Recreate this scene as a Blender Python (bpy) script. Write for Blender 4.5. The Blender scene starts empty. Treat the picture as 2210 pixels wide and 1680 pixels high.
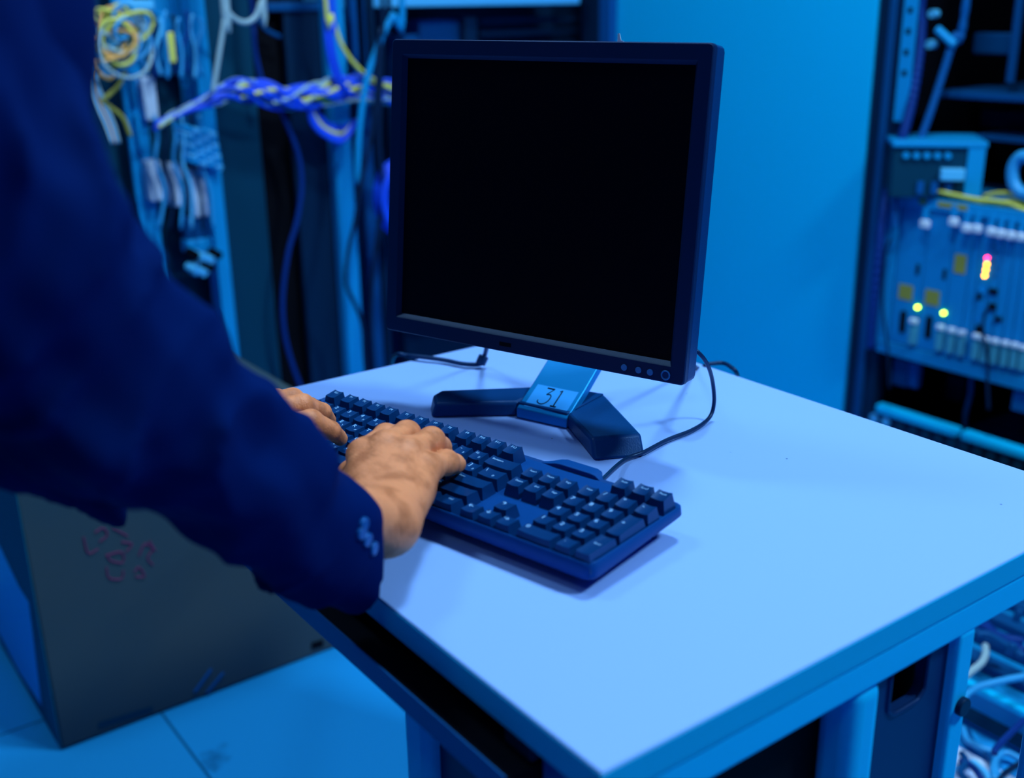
import bpy, bmesh, math, random
import numpy as np
from mathutils import Vector, Matrix

# ------------------------------------------------------------------ camera, world, lights, exposure
SC = bpy.context.scene
COL = SC.collection
W_, H_, F_ = 2210, 1680, 2406.95
CAM = Vector((0.0, 0.0, 1.1703))
CR = Matrix(((0.594757, -0.255468, 0.762233), (0.803767, 0.206547, -0.557940), (-0.014901, 0.944497, 0.328182)))
cd = bpy.data.cameras.new('camera'); cam = bpy.data.objects.new('camera', cd); COL.objects.link(cam)
cam.matrix_world = Matrix.Translation(CAM) @ CR.to_4x4()
cd.sensor_fit = 'HORIZONTAL'; cd.sensor_width = 36.0; cd.lens = 36.0 * F_ / W_
cd.clip_start = 0.05; cd.clip_end = 60
cd.dof.use_dof = True; cd.dof.focus_distance = 1.06; cd.dof.aperture_fstop = 3.3
SC.camera = cam
SC.view_settings.view_transform = 'Standard'; SC.view_settings.look = 'None'
SC.view_settings.gamma = 1.0; SC.view_settings.use_curve_mapping = False
SC.view_settings.exposure = 0.10

world = bpy.data.worlds.new('world'); SC.world = world; world.use_nodes = True
world.node_tree.nodes['Background'].inputs['Color'].default_value = (0.10, 0.30, 0.80, 1)
world.node_tree.nodes['Background'].inputs['Strength'].default_value = 0.02

# old camera-aligned plan axes -> room axes (X along the rack row, Y towards it)
ORD = ['first', 'second', 'third', 'fourth', 'fifth', 'sixth', 'seventh', 'eighth', 'ninth']
B_ = Matrix(((0.590653, -0.806925, 0), (0.806925, 0.590653, 0), (0, 0, 1)))
T = 0.75                                      # height of the table top
def cw(x, y, z):                              # camera-plan coordinates (z above the table top) -> room
    v = B_ @ Vector((x, y, z)); v.z += T; return v

def area(name, loc, target, sx, sy, power, colr, spread=180):
    l = bpy.data.lights.new(name, 'AREA'); l.shape = 'RECTANGLE'; l.size = sx; l.size_y = sy
    l.energy = power; l.color = colr; l.spread = math.radians(spread)
    o = bpy.data.objects.new(name, l); COL.objects.link(o); o.location = loc
    d = Vector(target) - Vector(loc); o.rotation_euler = d.to_track_quat('-Z', 'Y').to_euler()
    return o
LC = (0.62, 0.83, 1.0)
area('ceiling_lamp_back', (-0.88, 1.16, 2.93), (-0.80, 0.70, 0.75), 0.34, 0.26, 35, LC)
area('ceiling_lamp_right', (0.62, 1.62, 2.93), (-0.30, 0.9, 0.75), 0.35, 0.5, 80, LC)
area('front_fill', (0.45, -0.60, 2.93), (-0.6, 0.6, 0.7), 0.5, 0.3, 3, LC)  # added fill from the camera side for the hands and table side
area('left_fill', (-1.85, 0.10, 2.93), (-2.5, 0.9, 0.9), 0.4, 0.7, 20, LC)  # added fill that brightens the wiring rack

# ------------------------------------------------------------------ pixel -> room helpers (pinhole of the camera above)
def ray(px, py):
    d = Vector(((px - W_ / 2) / F_, -(py - H_ / 2) / F_, -1.0))
    return CR @ d
def onX(px, py, X):
    d = ray(px, py); return CAM + d * ((X - CAM.x) / d.x)
def onY(px, py, Y):
    d = ray(px, py); return CAM + d * ((Y - CAM.y) / d.y)
def onZ(px, py, Z):
    d = ray(px, py); return CAM + d * ((Z - CAM.z) / d.z)

# ------------------------------------------------------------------ materials
def principled(name, col, rough=0.5, metal=0.0, spec=0.5, tint=None, sss=0.0, coat=0.0, sheen=0.0):
    m = bpy.data.materials.new(name); m.use_nodes = True
    b = m.node_tree.nodes['Principled BSDF']
    b.inputs['Base Color'].default_value = (*col, 1); b.inputs['Roughness'].default_value = rough
    b.inputs['Metallic'].default_value = metal; b.inputs['Specular IOR Level'].default_value = spec
    if tint: b.inputs['Specular Tint'].default_value = (*tint, 1)
    if sss:
        b.inputs['Subsurface Weight'].default_value = sss
        b.inputs['Subsurface Radius'].default_value = (0.008, 0.003, 0.0015); b.inputs['Subsurface Scale'].default_value = 0.6
    if coat: b.inputs['Coat Weight'].default_value = coat
    if sheen:
        b.inputs['Sheen Weight'].default_value = sheen; b.inputs['Sheen Tint'].default_value = (*col, 1)
    return m
def nodes(m): return m.node_tree.nodes, m.node_tree.links, m.node_tree.nodes['Principled BSDF']
def bump(m, scale, strength, dist=0.001, detail=3, kind='noise'):
    n, l, b = nodes(m)
    tc = n.new('ShaderNodeTexCoord')
    t = n.new('ShaderNodeTexNoise' if kind == 'noise' else 'ShaderNodeTexVoronoi'); t.inputs['Scale'].default_value = scale
    if kind == 'noise': t.inputs['Detail'].default_value = detail
    l.new(tc.outputs['Object'], t.inputs['Vector'])
    bp = n.new('ShaderNodeBump'); bp.inputs['Strength'].default_value = strength; bp.inputs['Distance'].default_value = dist
    l.new(t.outputs[0] if kind == 'noise' else t.outputs['Distance'], bp.inputs['Height']); l.new(bp.outputs[0], b.inputs['Normal'])
    return m
def mottled(m, c1, c2, scale, detail=4, lo=0.35, hi=0.65):
    n, l, b = nodes(m)
    tc = n.new('ShaderNodeTexCoord'); t = n.new('ShaderNodeTexNoise'); t.inputs['Scale'].default_value = scale; t.inputs['Detail'].default_value = detail
    r = n.new('ShaderNodeValToRGB'); r.color_ramp.elements[0].color = (*c1, 1); r.color_ramp.elements[1].color = (*c2, 1)
    r.color_ramp.elements[0].position = lo; r.color_ramp.elements[1].position = hi
    l.new(tc.outputs['Object'], t.inputs['Vector']); l.new(t.outputs[0], r.inputs[0]); l.new(r.outputs[0], b.inputs['Base Color'])
    return m
def emitter(name, col, s):
    m = bpy.data.materials.new(name); m.use_nodes = True; n = m.node_tree.nodes; b = n['Principled BSDF']
    b.inputs['Base Color'].default_value = (*[c * .3 for c in col], 1)
    b.inputs['Emission Color'].default_value = (*col, 1); b.inputs['Emission Strength'].default_value = s
    return m
BT = (0.25, 0.55, 1.0)
M = {}
M['table_top'] = principled('table_laminate', (0.215, 0.43, 0.95), 0.45, spec=0.35, tint=BT)
M['table_side'] = principled('table_edge_band', (0.002, 0.42, 0.80), 0.5, spec=0.3, tint=BT)
M['table_frame'] = principled('table_frame_paint', (0.002, 0.50, 0.98), 0.4, spec=0.35, tint=BT)
M['navy_panel'] = principled('navy_panel_paint', (0.002, 0.022, 0.10), 0.45, spec=0.3, tint=BT)
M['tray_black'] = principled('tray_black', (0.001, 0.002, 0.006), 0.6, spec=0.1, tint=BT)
M['tray_edge'] = principled('tray_edge', (0.002, 0.10, 0.36), 0.45, spec=0.3, tint=BT)
M['bezel'] = bump(principled('monitor_plastic', (0.001, 0.016, 0.075), 0.42, spec=0.35, tint=BT), 900, 0.25, 0.0004)
M['screen'] = principled('monitor_screen', (0.0006, 0.0012, 0.004), 0.38, spec=0.12, tint=BT)
M['base'] = bump(principled('stand_plastic', (0.001, 0.036, 0.155), 0.38, spec=0.25, tint=BT), 700, 0.35, 0.0005)
M['neck'] = principled('stand_silver', (0.003, 0.22, 0.60), 0.35, metal=0.3, spec=0.3, tint=BT)
M['sticker'] = principled('clear_sticker', (0.03, 0.34, 0.92), 0.35, spec=0.4, tint=BT)
M['ink'] = principled('black_ink', (0.003, 0.02, 0.05), 0.6, spec=0.2, tint=BT)
M['button'] = principled('button_silver', (0.02, 0.18, 0.50), 0.3, spec=0.6, tint=BT)
M['case'] = bump(principled('keyboard_case', (0.0015, 0.050, 0.235), 0.42, spec=0.2, tint=BT), 800, 0.15, 0.0003)
M['key'] = bump(principled('keycap_plastic', (0.0010, 0.032, 0.140), 0.30, spec=0.55, tint=BT), 900, 0.12, 0.0003)
M['legend'] = principled('keycap_print', (0.22, 0.52, 0.90), 0.6, spec=0.2)
M['cable'] = principled('cable_rubber', (0.002, 0.018, 0.07), 0.4, spec=0.45, tint=BT)
M['skin'] = principled('skin', (0.80, 0.33, 0.11), 0.50, spec=0.3, sss=0.18)
M['nail'] = principled('fingernail', (0.75, 0.36, 0.20), 0.3, spec=0.5)
M['hair'] = principled('dark_hair', (0.004, 0.004, 0.006), 0.5)
M['suit'] = bump(principled('suit_cloth', (0.0001, 0.0095, 0.086), 0.85, spec=0.03, tint=BT), 1400, 0.25, 0.0004)
M['suit_button'] = principled('suit_button', (0.003, 0.08, 0.32), 0.3, spec=0.6, tint=BT)
M['shirt'] = principled('shirt_cloth', (0.30, 0.5, 0.9), 0.8)
M['shoe'] = principled('shoe_leather', (0.002, 0.003, 0.008), 0.3)
M['floor'] = principled('floor_tile', (0.01, 0.33, 0.80), 0.45, spec=0.3, tint=BT)
M['wall'] = principled('wall_paint', (0.01, 0.09, 0.26), 0.8, spec=0.2)
M['door_blue'] = principled('cabinet_door_paint', (0.001, 0.54, 1.0), 0.5, spec=0.2, tint=BT)
M['rack_dark'] = principled('rack_dark_paint', (0.002, 0.020, 0.060), 0.5, spec=0.25, tint=BT)
M['rack_teal'] = principled('rack_teal_paint', (0.002, 0.045, 0.095), 0.5, spec=0.25, tint=BT)
M['rack_mid'] = principled('rack_mid_paint', (0.002, 0.07, 0.24), 0.45, spec=0.3, tint=BT)
M['rack_light'] = principled('rack_light_steel', (0.004, 0.32, 0.75), 0.4, spec=0.4, tint=BT)
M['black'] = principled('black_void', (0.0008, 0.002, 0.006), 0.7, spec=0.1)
M['card'] = mottled(principled('cardboard', (0.10, 0.15, 0.16), 0.85, spec=0.1), (0.030, 0.075, 0.110), (0.045, 0.082, 0.105), 3.0)
M['card_side'] = principled('cardboard_side', (0.004, 0.14, 0.24), 0.85, spec=0.1)
M['tape'] = principled('packing_tape', (0.01, 0.40, 1.0), 0.35, spec=0.4)
M['marker_red'] = principled('red_marker', (0.13, 0.02, 0.10), 0.8)
M['chassis'] = principled('chassis_face', (0.004, 0.24, 0.58), 0.45, spec=0.3, tint=BT)
M['chassis_b'] = principled('chassis_card', (0.004, 0.25, 0.64), 0.45, spec=0.3, tint=BT)
M['latch'] = principled('white_latch', (0.62, 0.80, 1.0), 0.35, spec=0.5)
M['ejector'] = principled('ejector_plastic', (0.05, 0.34, 0.50), 0.5)
M['label_yellow'] = principled('yellow_label', (0.30, 0.32, 0.05), 0.7)
M['cord_yellow'] = principled('yellow_cord', (0.75, 0.80, 0.14), 0.5)
M['cord_pale'] = principled('pale_cord', (0.30, 0.50, 0.60), 0.5)
M['cord_blue'] = principled('blue_cord', (0.005, 0.09, 1.0), 0.45)
M['cord_dark'] = principled('dark_cord', (0.002, 0.012, 0.045), 0.5, tint=BT)
M['cord_navy'] = principled('navy_cord', (0.002, 0.03, 0.22), 0.5, tint=BT)
M['cord_cyan'] = principled('cyan_cord', (0.02, 0.36, 0.80), 0.5)
M['cord_orange'] = principled('orange_cord', (0.75, 0.42, 0.12), 0.5)
M['module'] = principled('module_plastic', (0.08, 0.55, 1.0), 0.45)
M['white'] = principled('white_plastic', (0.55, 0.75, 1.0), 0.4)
M['led_green'] = emitter('led_green', (0.45, 1.0, 0.0), 14)
M['led_red'] = emitter('led_red', (1.0, 0.02, 0.12), 14)
M['led_amber'] = emitter('led_amber', (1.0, 0.33, 0.0), 16)
M['lamp'] = emitter('lamp_diffuser', LC, 3.0)

# ------------------------------------------------------------------ object helpers
def link(o): COL.objects.link(o); return o
def obj(name, bm, mat, parent=None, loc=(0, 0, 0), rot=None, smooth=False, bevel=0, seg=2, angle=35):
    me = bpy.data.meshes.new(name)
    if isinstance(bm, bmesh.types.BMesh):
        bm.to_mesh(me); bm.free()
    else:
        v, f = bm; me.from_pydata([tuple(p) for p in v], [], [tuple(q) for q in f]); me.update()
    me.materials.append(M[mat] if isinstance(mat, str) else mat)
    if smooth:
        for p in me.polygons: p.use_smooth = True
    o = link(bpy.data.objects.new(name, me))
    if parent: o.parent = parent
    o.location = loc
    if rot is not None: o.rotation_euler = rot
    if bevel:
        md = o.modifiers.new('bevel', 'BEVEL'); md.width = bevel; md.segments = seg; md.limit_method = 'ANGLE'; md.angle_limit = math.radians(angle)
        for p in me.polygons: p.use_smooth = True
        me.set_sharp_from_angle(angle=math.radians(40))
    return o
def tag(o, label=None, cat=None, group=None, kind=None):
    if label: o['label'] = label
    if cat: o['category'] = cat
    if group: o['group'] = group
    if kind: o['kind'] = kind
    return o
def thing(name, label, cat, loc=(0, 0, 0), rot=None, group=None, mat=None):
    o = bpy.data.objects.new(name, None); link(o); o.empty_display_size = 0.05
    if mat is not None: o.matrix_world = mat
    else:
        o.location = loc
        if rot: o.rotation_euler = rot
    return tag(o, label, cat, group)
def box(lo, hi, bm=None):
    bm = bm or bmesh.new()
    x0, y0, z0 = lo; x1, y1, z1 = hi
    v = [bm.verts.new(p) for p in ((x0, y0, z0), (x1, y0, z0), (x1, y1, z0), (x0, y1, z0), (x0, y0, z1), (x1, y0, z1), (x1, y1, z1), (x0, y1, z1))]
    for f in ((0, 3, 2, 1), (4, 5, 6, 7), (0, 1, 5, 4), (1, 2, 6, 5), (2, 3, 7, 6), (3, 0, 4, 7)): bm.faces.new([v[i] for i in f])
    return bm
def loft(rings, bm=None, caps=True, closed=True):
    bm = bm or bmesh.new()
    R = [[bm.verts.new(p) for p in r] for r in rings]
    n = len(R[0])
    for a, b in zip(R[:-1], R[1:]):
        for i in range(n if closed else n - 1):
            j = (i + 1) % n
            bm.faces.new((a[i], a[j], b[j], b[i]))
    if caps:
        bm.faces.new(R[0][::-1]); bm.faces.new(R[-1])
    bmesh.ops.recalc_face_normals(bm, faces=bm.faces)
    return bm
def prism(poly, z0, z1, bm=None, inset=0):
    return loft([[(x, y, z0) for x, y in poly], [(x, y, z1) for x, y in poly]], bm)
def cyl(p0, p1, r, n=16, bm=None, r2=None):
    p0, p1 = Vector(p0), Vector(p1); d = (p1 - p0).normalized()
    u = d.orthogonal().normalized(); w = d.cross(u)
    rr = r if r2 is None else r2
    return loft([[p + (u * math.cos(2 * math.pi * i / n) + w * math.sin(2 * math.pi * i / n)) * q for i in range(n)] for p, q in ((p0, r), (p1, rr))], bm)
def smoothpath(pts, n=8):
    P = [Vector(p) for p in pts]; out = []
    if len(P) == 2: return P
    Q = [P[0] * 2 - P[1]] + P + [P[-1] * 2 - P[-2]]
    for i in range(1, len(Q) - 2):
        a, b, c, d = Q[i - 1:i + 3]
        for k in range(n):
            t = k / n
            out.append(0.5 * ((2 * b) + (c - a) * t + (2 * a - 5 * b + 4 * c - d) * t * t + (3 * b - a - 3 * c + d) * t ** 3))
    out.append(P[-1]); return out
def tube(pts, r, bm=None, n=8, sub=8):
    P = smoothpath(pts, sub); rings = []; up = None
    for i, p in enumerate(P):
        d = (P[min(i + 1, len(P) - 1)] - P[max(i - 1, 0)]).normalized()
        if up is None: up = d.orthogonal().normalized()
        up = (up - d * up.dot(d)).normalized(); w = d.cross(up)
        q = r(i / (len(P) - 1)) if callable(r) else r
        rings.append([p + (up * math.cos(2 * math.pi * k / n) + w * math.sin(2 * math.pi * k / n)) * q for k in range(n)])
    return loft(rings, bm)
def text(name, s, size, mat, parent, loc, rot=(0, 0, 0), align='CENTER', ext=0.00003, mtx=None, sx=1.0):
    c = bpy.data.curves.new(name, 'FONT'); c.body = s; c.size = size; c.align_x = align; c.align_y = 'CENTER'; c.extrude = ext; c.resolution_u = 3
    t = bpy.data.objects.new(name + '_tmp', c); COL.objects.link(t)
    bpy.context.view_layer.update()
    me = bpy.data.meshes.new_from_object(t.evaluated_get(bpy.context.evaluated_depsgraph_get()))
    bpy.data.objects.remove(t); bpy.data.curves.remove(c)
    me.name = name; me.materials.clear(); me.materials.append(M[mat])
    o = link(bpy.data.objects.new(name, me)); o.parent = parent; o.location = loc; o.rotation_euler = rot; o.scale = (sx, 1, 1)
    if mtx is not None: o.matrix_local = mtx
    return o

# ------------------------------------------------------------------ signed distance surfaces (for skin and cloth)
def smin(a, b, k):
    h = np.clip(0.5 + 0.5 * (b - a) / k, 0, 1)
    return b * (1 - h) + a * h - k * h * (1 - h)
def cone(P, a, ra, b, rb):
    a = np.array(a, float); b = np.array(b, float); ba = b - a
    t = np.clip(((P - a) @ ba) / (ba @ ba), 0, 1)
    return np.linalg.norm(P - a - t[..., None] * ba, axis=-1) - (ra + (rb - ra) * t)
def ellipsoid(P, c, r, R=None):
    q = P - np.array(c, float)
    if R is not None: q = q @ np.array(R, float)
    r = np.array(r, float); k0 = np.linalg.norm(q / r, axis=-1); k1 = np.linalg.norm(q / (r * r), axis=-1)
    return k0 * (k0 - 1) / np.maximum(k1, 1e-9)
def tri(P, a, b, c, r):
    a, b, c = (np.array(v, float) for v in (a, b, c))
    n = np.cross(b - a, c - a); n /= np.linalg.norm(n)
    d = (P - a) @ n; Q = P - d[..., None] * n
    inside = np.ones(d.shape, bool)
    for u, v in ((a, b), (b, c), (c, a)): inside &= ((Q - u) @ np.cross(n, v - u)) >= 0
    e = np.minimum(np.minimum(cone(P, a, 0, b, 0), cone(P, b, 0, c, 0)), cone(P, c, 0, a, 0))
    return np.where(inside, np.abs(d), e) - r
def surface(f, lo, hi, h):
    ax = [np.arange(lo[i], hi[i] + h, h) for i in range(3)]
    G = np.stack(np.meshgrid(*ax, indexing='ij'), -1); V = f(G).astype(float)
    n = [s - 1 for s in V.shape]
    corner = lambda i, j, k: V[i:n[0] + i, j:n[1] + j, k:n[2] + k]
    acc = np.zeros((*n, 3)); cnt = np.zeros(n)
    C8 = [(i, j, k) for i in (0, 1) for j in (0, 1) for k in (0, 1)]
    for a in C8:
        for b in C8:
            if sum(abs(p - q) for p, q in zip(a, b)) == 1 and a < b:
                va, vb = corner(*a), corner(*b); m = (va < 0) != (vb < 0)
                t = np.where(m, va / np.where(m, va - vb, 1), 0)
                pt = np.array(a)[None, None, None] + t[..., None] * (np.array(b) - np.array(a))
                acc += np.where(m[..., None], pt, 0); cnt += m
    act = cnt > 0; idx = -np.ones(n, int); idx[act] = np.arange(act.sum())
    base = np.stack(np.meshgrid(*[np.arange(s) for s in n], indexing='ij'), -1)
    verts = (base[act] + acc[act] / cnt[act][:, None]) * h + np.array([a[0] for a in ax])
    quads = []
    S = V < 0
    for d in range(3):
        e1, e2 = [(1, 2), (2, 0), (0, 1)][d]
        A = S; Bs = np.roll(S, -1, axis=d)
        cr = (A != Bs); sl = [slice(None)] * 3; sl[d] = slice(0, V.shape[d] - 1); sl[e1] = slice(1, V.shape[e1] - 1); sl[e2] = slice(1, V.shape[e2] - 1)
        I = np.argwhere(cr[tuple(sl)]); off = np.array([0, 0, 0]); off[e1] = 1; off[e2] = 1; I = I + off
        u1 = np.zeros(3, int); u1[e1] = 1; u2 = np.zeros(3, int); u2[e2] = 1
        c = [idx[tuple(q.T)] for q in (I, I - u1, I - u1 - u2, I - u2)]
        Q = np.stack(c, 1); ins = S[tuple(I.T)]
        Q[ins] = Q[ins][:, ::-1]; quads.append(Q)
    Q = np.concatenate(quads); Q = Q[(Q >= 0).all(1)]
    # light Laplacian smoothing
    for _ in range(2):
        s = np.zeros_like(verts); k = np.zeros(len(verts))
        for a, b in ((0, 1), (1, 2), (2, 3), (3, 0)):
            np.add.at(s, Q[:, a], verts[Q[:, b]]); np.add.at(k, Q[:, a], 1)
        verts = 0.4 * verts + 0.6 * s / np.maximum(k, 1)[:, None]
    return verts, Q
def to_room(v):                                # camera-plan points (z above table) -> room
    return v @ np.array(B_).T + np.array([0, 0, T])

# ------------------------------------------------------------------ the room
X0, X1, Y0, Y1, ZC = -6.6, 3.4, -3.2, 4.4, 3.0
def floor_material():
    m = M['floor']; n, l, b = nodes(m)
    tc = n.new('ShaderNodeTexCoord'); mp = n.new('ShaderNodeMapping'); mp.inputs['Location'].default_value = (0.02, 0.12, 0)
    br = n.new('ShaderNodeTexBrick'); br.offset = 0; br.inputs['Scale'].default_value = 1
    br.inputs['Brick Width'].default_value = 0.6; br.inputs['Row Height'].default_value = 0.6; br.inputs['Mortar Size'].default_value = 0.0025
    br.inputs['Color1'].default_value = (0.01, 0.34, 0.82, 1); br.inputs['Color2'].default_value = (0.01, 0.31, 0.78, 1); br.inputs['Mortar'].default_value = (0.002, 0.10, 0.28, 1)
    ns = n.new('ShaderNodeTexNoise'); ns.inputs['Scale'].default_value = 7; ns.inputs['Detail'].default_value = 6
    rp = n.new('ShaderNodeValToRGB'); rp.color_ramp.elements[0].position = 0.66; rp.color_ramp.elements[1].position = 0.74
    rp.color_ramp.elements[0].color = (1, 1, 1, 1); rp.color_ramp.elements[1].color = (0.35, 0.4, 0.45, 1)
    mx = n.new('ShaderNodeMixRGB'); mx.blend_type = 'MULTIPLY'; mx.inputs[0].default_value = 1
    l.new(tc.outputs['Object'], mp.inputs[0]); l.new(mp.outputs[0], br.inputs['Vector']); l.new(tc.outputs['Object'], ns.inputs['Vector'])
    l.new(ns.outputs[0], rp.inputs[0]); l.new(br.outputs['Color'], mx.inputs[1]); l.new(rp.outputs[0], mx.inputs[2]); l.new(mx.outputs[0], b.inputs['Base Color'])
floor_material()
def struct(name, bm, mat):
    o = obj(name, bm, mat); o['kind'] = 'structure'; return o
struct('floor', box((X0, Y0, -0.1), (X1, Y1, 0)), 'floor')
struct('ceiling', box((X0, Y0, ZC), (X1, Y1, ZC + 0.1)), 'wall')
struct('wall_back', box((X0, Y1, 0), (X1, Y1 + 0.1, ZC)), 'wall')
struct('wall_front', box((X0, Y0 - 0.1, 0), (X1, Y0, ZC)), 'wall')
struct('wall_left', box((X0 - 0.1, Y0, 0), (X0, Y1, ZC)), 'wall')
struct('wall_right', box((X1, Y0, 0), (X1 + 0.1, Y1, ZC)), 'wall')

# ------------------------------------------------------------------ table
def table_top_material():
    m = M['table_top']; n, l, b = nodes(m)
    tc = n.new('ShaderNodeTexCoord'); vo = n.new('ShaderNodeTexVoronoi'); vo.inputs['Scale'].default_value = 26
    rp = n.new('ShaderNodeValToRGB'); rp.color_ramp.elements[0].position = 0.022; rp.color_ramp.elements[1].position = 0.034
    rp.color_ramp.elements[0].color = (0.02, 0.09, 0.2, 1); rp.color_ramp.elements[1].color = (0.215, 0.43, 0.95, 1)
    n2 = n.new('ShaderNodeTexNoise'); n2.inputs['Scale'].default_value = 5
    r2 = n.new('ShaderNodeValToRGB'); r2.color_ramp.elements[0].position = 0.52; r2.color_ramp.elements[1].position = 0.56
    r2.color_ramp.elements[0].color = (1, 1, 1, 1); r2.color_ramp.elements[1].color = (0, 0, 0, 1)
    mx = n.new('ShaderNodeMixRGB'); mx.inputs[2].default_value = (0.215, 0.43, 0.95, 1)
    inv = n.new('ShaderNodeMath'); inv.operation = 'SUBTRACT'; inv.inputs[0].default_value = 1
    l.new(tc.outputs['Object'], vo.inputs['Vector']); l.new(vo.outputs['Distance'], rp.inputs[0]); l.new(tc.outputs['Object'], n2.inputs['Vector'])
    l.new(n2.outputs[0], r2.inputs[0]); l.new(r2.outputs[0], inv.inputs[1]); l.new(r2.outputs[0], mx.inputs[0])
    l.new(rp.outputs[0], mx.inputs[1]); l.new(mx.outputs[0], b.inputs['Base Color'])
table_top_material()
TX0, TX1, TY0, TY1 = -1.142, -0.402, 0.354, 0.949
tb = thing('table', 'white laminate computer table with painted steel frame and pull-out tray', 'table', ((TX0 + TX1) / 2, (TY0 + TY1) / 2, 0))
def L(p): return (p[0] - (TX0 + TX1) / 2, p[1] - (TY0 + TY1) / 2, p[2])
def tbox(lo, hi, bm=None): return box(L(lo), L(hi), bm)
obj('tabletop', tbox((TX0, TY0, T - 0.0235), (TX1, TY1, T)), 'table_top', tb, bevel=0.0012)
obj('edge_band', tbox((TX0 - .0006, TY0 - .0006, T - 0.0225), (TX1 + .0006, TY1 + .0006, T - 0.0016)), 'table_side', tb, bevel=0.0004)
fb = tbox((TX1 - 0.03, TY0 + .02, T - 0.050), (TX1 - .0005, TY1, T - 0.0240))
tbox((TX0, TY0 + 0.03, T - 0.050), (TX0 + 0.03, TY1, T - 0.0240), fb)
tbox((TX0, TY1 - 0.03, T - 0.050), (TX1 - .0005, TY1 - 0.001, T - 0.0240), fb)
obj('frame_rail', fb, 'table_frame', tb, bevel=0.002)
def leg(x0, y0, x1, y1, name='leg', z1=T - 0.049, bev=0.008, mat='table_frame'):
    return obj(name, tbox((x0, y0, 0), (x1, y1, z1)), mat, tb, bevel=bev, seg=4)
leg(TX1 - 0.036, 0.5945, TX1 - 0.0008, 0.6290, bev=0.012)
leg(TX1 - 0.028, 0.7225, TX1 - 0.0008, 0.7445, bev=0.004)
leg(TX0 + 0.004, TY1 - 0.04, TX0 + 0.034, TY1 - 0.006)
leg(TX1 - 0.034, TY1 - 0.04, TX1 - 0.002, TY1 - 0.004)
leg(-0.666, 0.372, -0.628, 0.402, z1=T - 0.062, bev=0.010)
leg(-0.470, 0.362, -0.405, 0.392, z1=T - 0.026, bev=0.004, mat='tray_edge')
bw = obj('bolt', cyl(L((TX1 - .002, 0.735, 0.632)), L((TX1 + .004, 0.735, 0.632)), 0.008, 18), 'rack_dark', tb, bevel=0.001)
# end panel with rounded cut-out between the two uprights
def cutout_panel():
    bm = bmesh.new(); y0, y1, z0, z1 = 0.629, 0.7225, 0.03, T - 0.049; x0, x1 = TX1 - 0.020, TX1 - 0.010
    cy, hw, zb, r = 0.672, 0.024, T - 0.098, 0.012
    inner = [(cy - hw, z1)] + [(cy - hw + r - r * math.cos(a), zb + r - r * math.sin(a)) for a in [i * math.pi / 12 for i in range(7)]]
    inner += [(cy + hw - r + r * math.sin(a), zb + r - r * math.cos(a)) for a in [i * math.pi / 12 for i in range(7)]] + [(cy + hw, z1)]
    outer = [(y0, z1), (y0, z0), (y1, z0), (y1, z1)]
    poly = outer + inner[::-1]
    return loft([[L((x0, y, z)) for y, z in poly], [L((x1, y, z)) for y, z in poly]], bm)
pn = obj('end_panel', cutout_panel(), 'navy_panel', tb)
cy, hw, zb, r = 0.672, 0.024, T - 0.098, 0.012
rimpts = [L((TX1 - .010, cy - hw, T - .05))] + [L((TX1 - .010, cy - hw + r - r * math.cos(a), zb + r - r * math.sin(a))) for a in (0, .5, 1.05, 1.57)] + \
         [L((TX1 - .010, cy + hw - r + r * math.sin(a), zb + r - r * math.cos(a))) for a in (0, .5, 1.05, 1.57)] + [L((TX1 - .010, cy + hw, T - .05))]
obj('cutout_rim', tube(rimpts, 0.0022, n=8, sub=3), 'navy_panel', pn, smooth=True)
obj('side_panel', tbox((-0.628, 0.384, 0.05), (-0.470, 0.392, T - .06)), 'navy_panel', tb)
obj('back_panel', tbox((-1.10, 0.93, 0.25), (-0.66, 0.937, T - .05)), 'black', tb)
obj('dark_backing', tbox((-0.62, 0.41, 0.06), (-0.436, 0.744, T - .052)), 'black', tb, bevel=.003)  # black box added so the end panel cut-out reads dark
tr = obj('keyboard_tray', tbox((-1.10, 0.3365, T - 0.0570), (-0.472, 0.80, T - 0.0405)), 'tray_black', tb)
obj('tray_edge', tbox((-1.10, 0.3350, T - 0.0575), (-0.472, 0.3362, T - 0.0380)), 'tray_edge', tr)
obj('slide_bracket', tbox((-0.500, 0.356, T - 0.036), (-0.472, 0.60, T - 0.0240)), 'rack_dark', tb)

# ------------------------------------------------------------------ keyboard
P = 0.01905
KM = Matrix(((0.974475, -0.223983, 0.015145, -0.978062), (0.224494, 0.972255, -0.065739, 0.393433), (0, 0.067461, 0.997722, 0.755849), (0, 0, 0, 1)))
kb = thing('keyboard', 'black full-size wired keyboard with lettered keys lying on the white table', 'keyboard', mat=KM)
def rounded(x0, y0, x1, y1, r, n=5):
    pts = []
    for cx, cy_, a0 in ((x1 - r, y1 - r, 0), (x0 + r, y1 - r, 90), (x0 + r, y0 + r, 180), (x1 - r, y0 + r, 270)):
        for i in range(n + 1):
            a = math.radians(a0 + 90 * i / n); pts.append((cx + r * math.cos(a), cy_ + r * math.sin(a)))
    return pts
kx0, kx1, ky0, ky1 = -0.50 * P, 22.50 * P, -0.56 * P, 6.22 * P
def kring(d, z, r=0.009, lip=0.0):            # the lip is high at the front and sides and sinks towards the back
    return [(x, y, z + lip * max(0, min(1, (ky1 - y) / (ky1 - ky0) * 1.6))) for x, y in rounded(kx0 + d, ky0 + d, kx1 - d, ky1 - d, r)]
cs = obj('case', loft([kring(0.012, 0.0), kring(0.0035, 0.0045), kring(0.0, 0.0085), kring(0.0004, 0.0150, lip=.0045), kring(0.0016, 0.0160, lip=.0050), kring(0.0028, 0.0156, lip=.0050), kring(0.0036, 0.0150, lip=.001), kring(0.0052, 0.0150)]), 'case', kb, smooth=True)
cs.data.set_sharp_from_angle(angle=math.radians(50))
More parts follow.
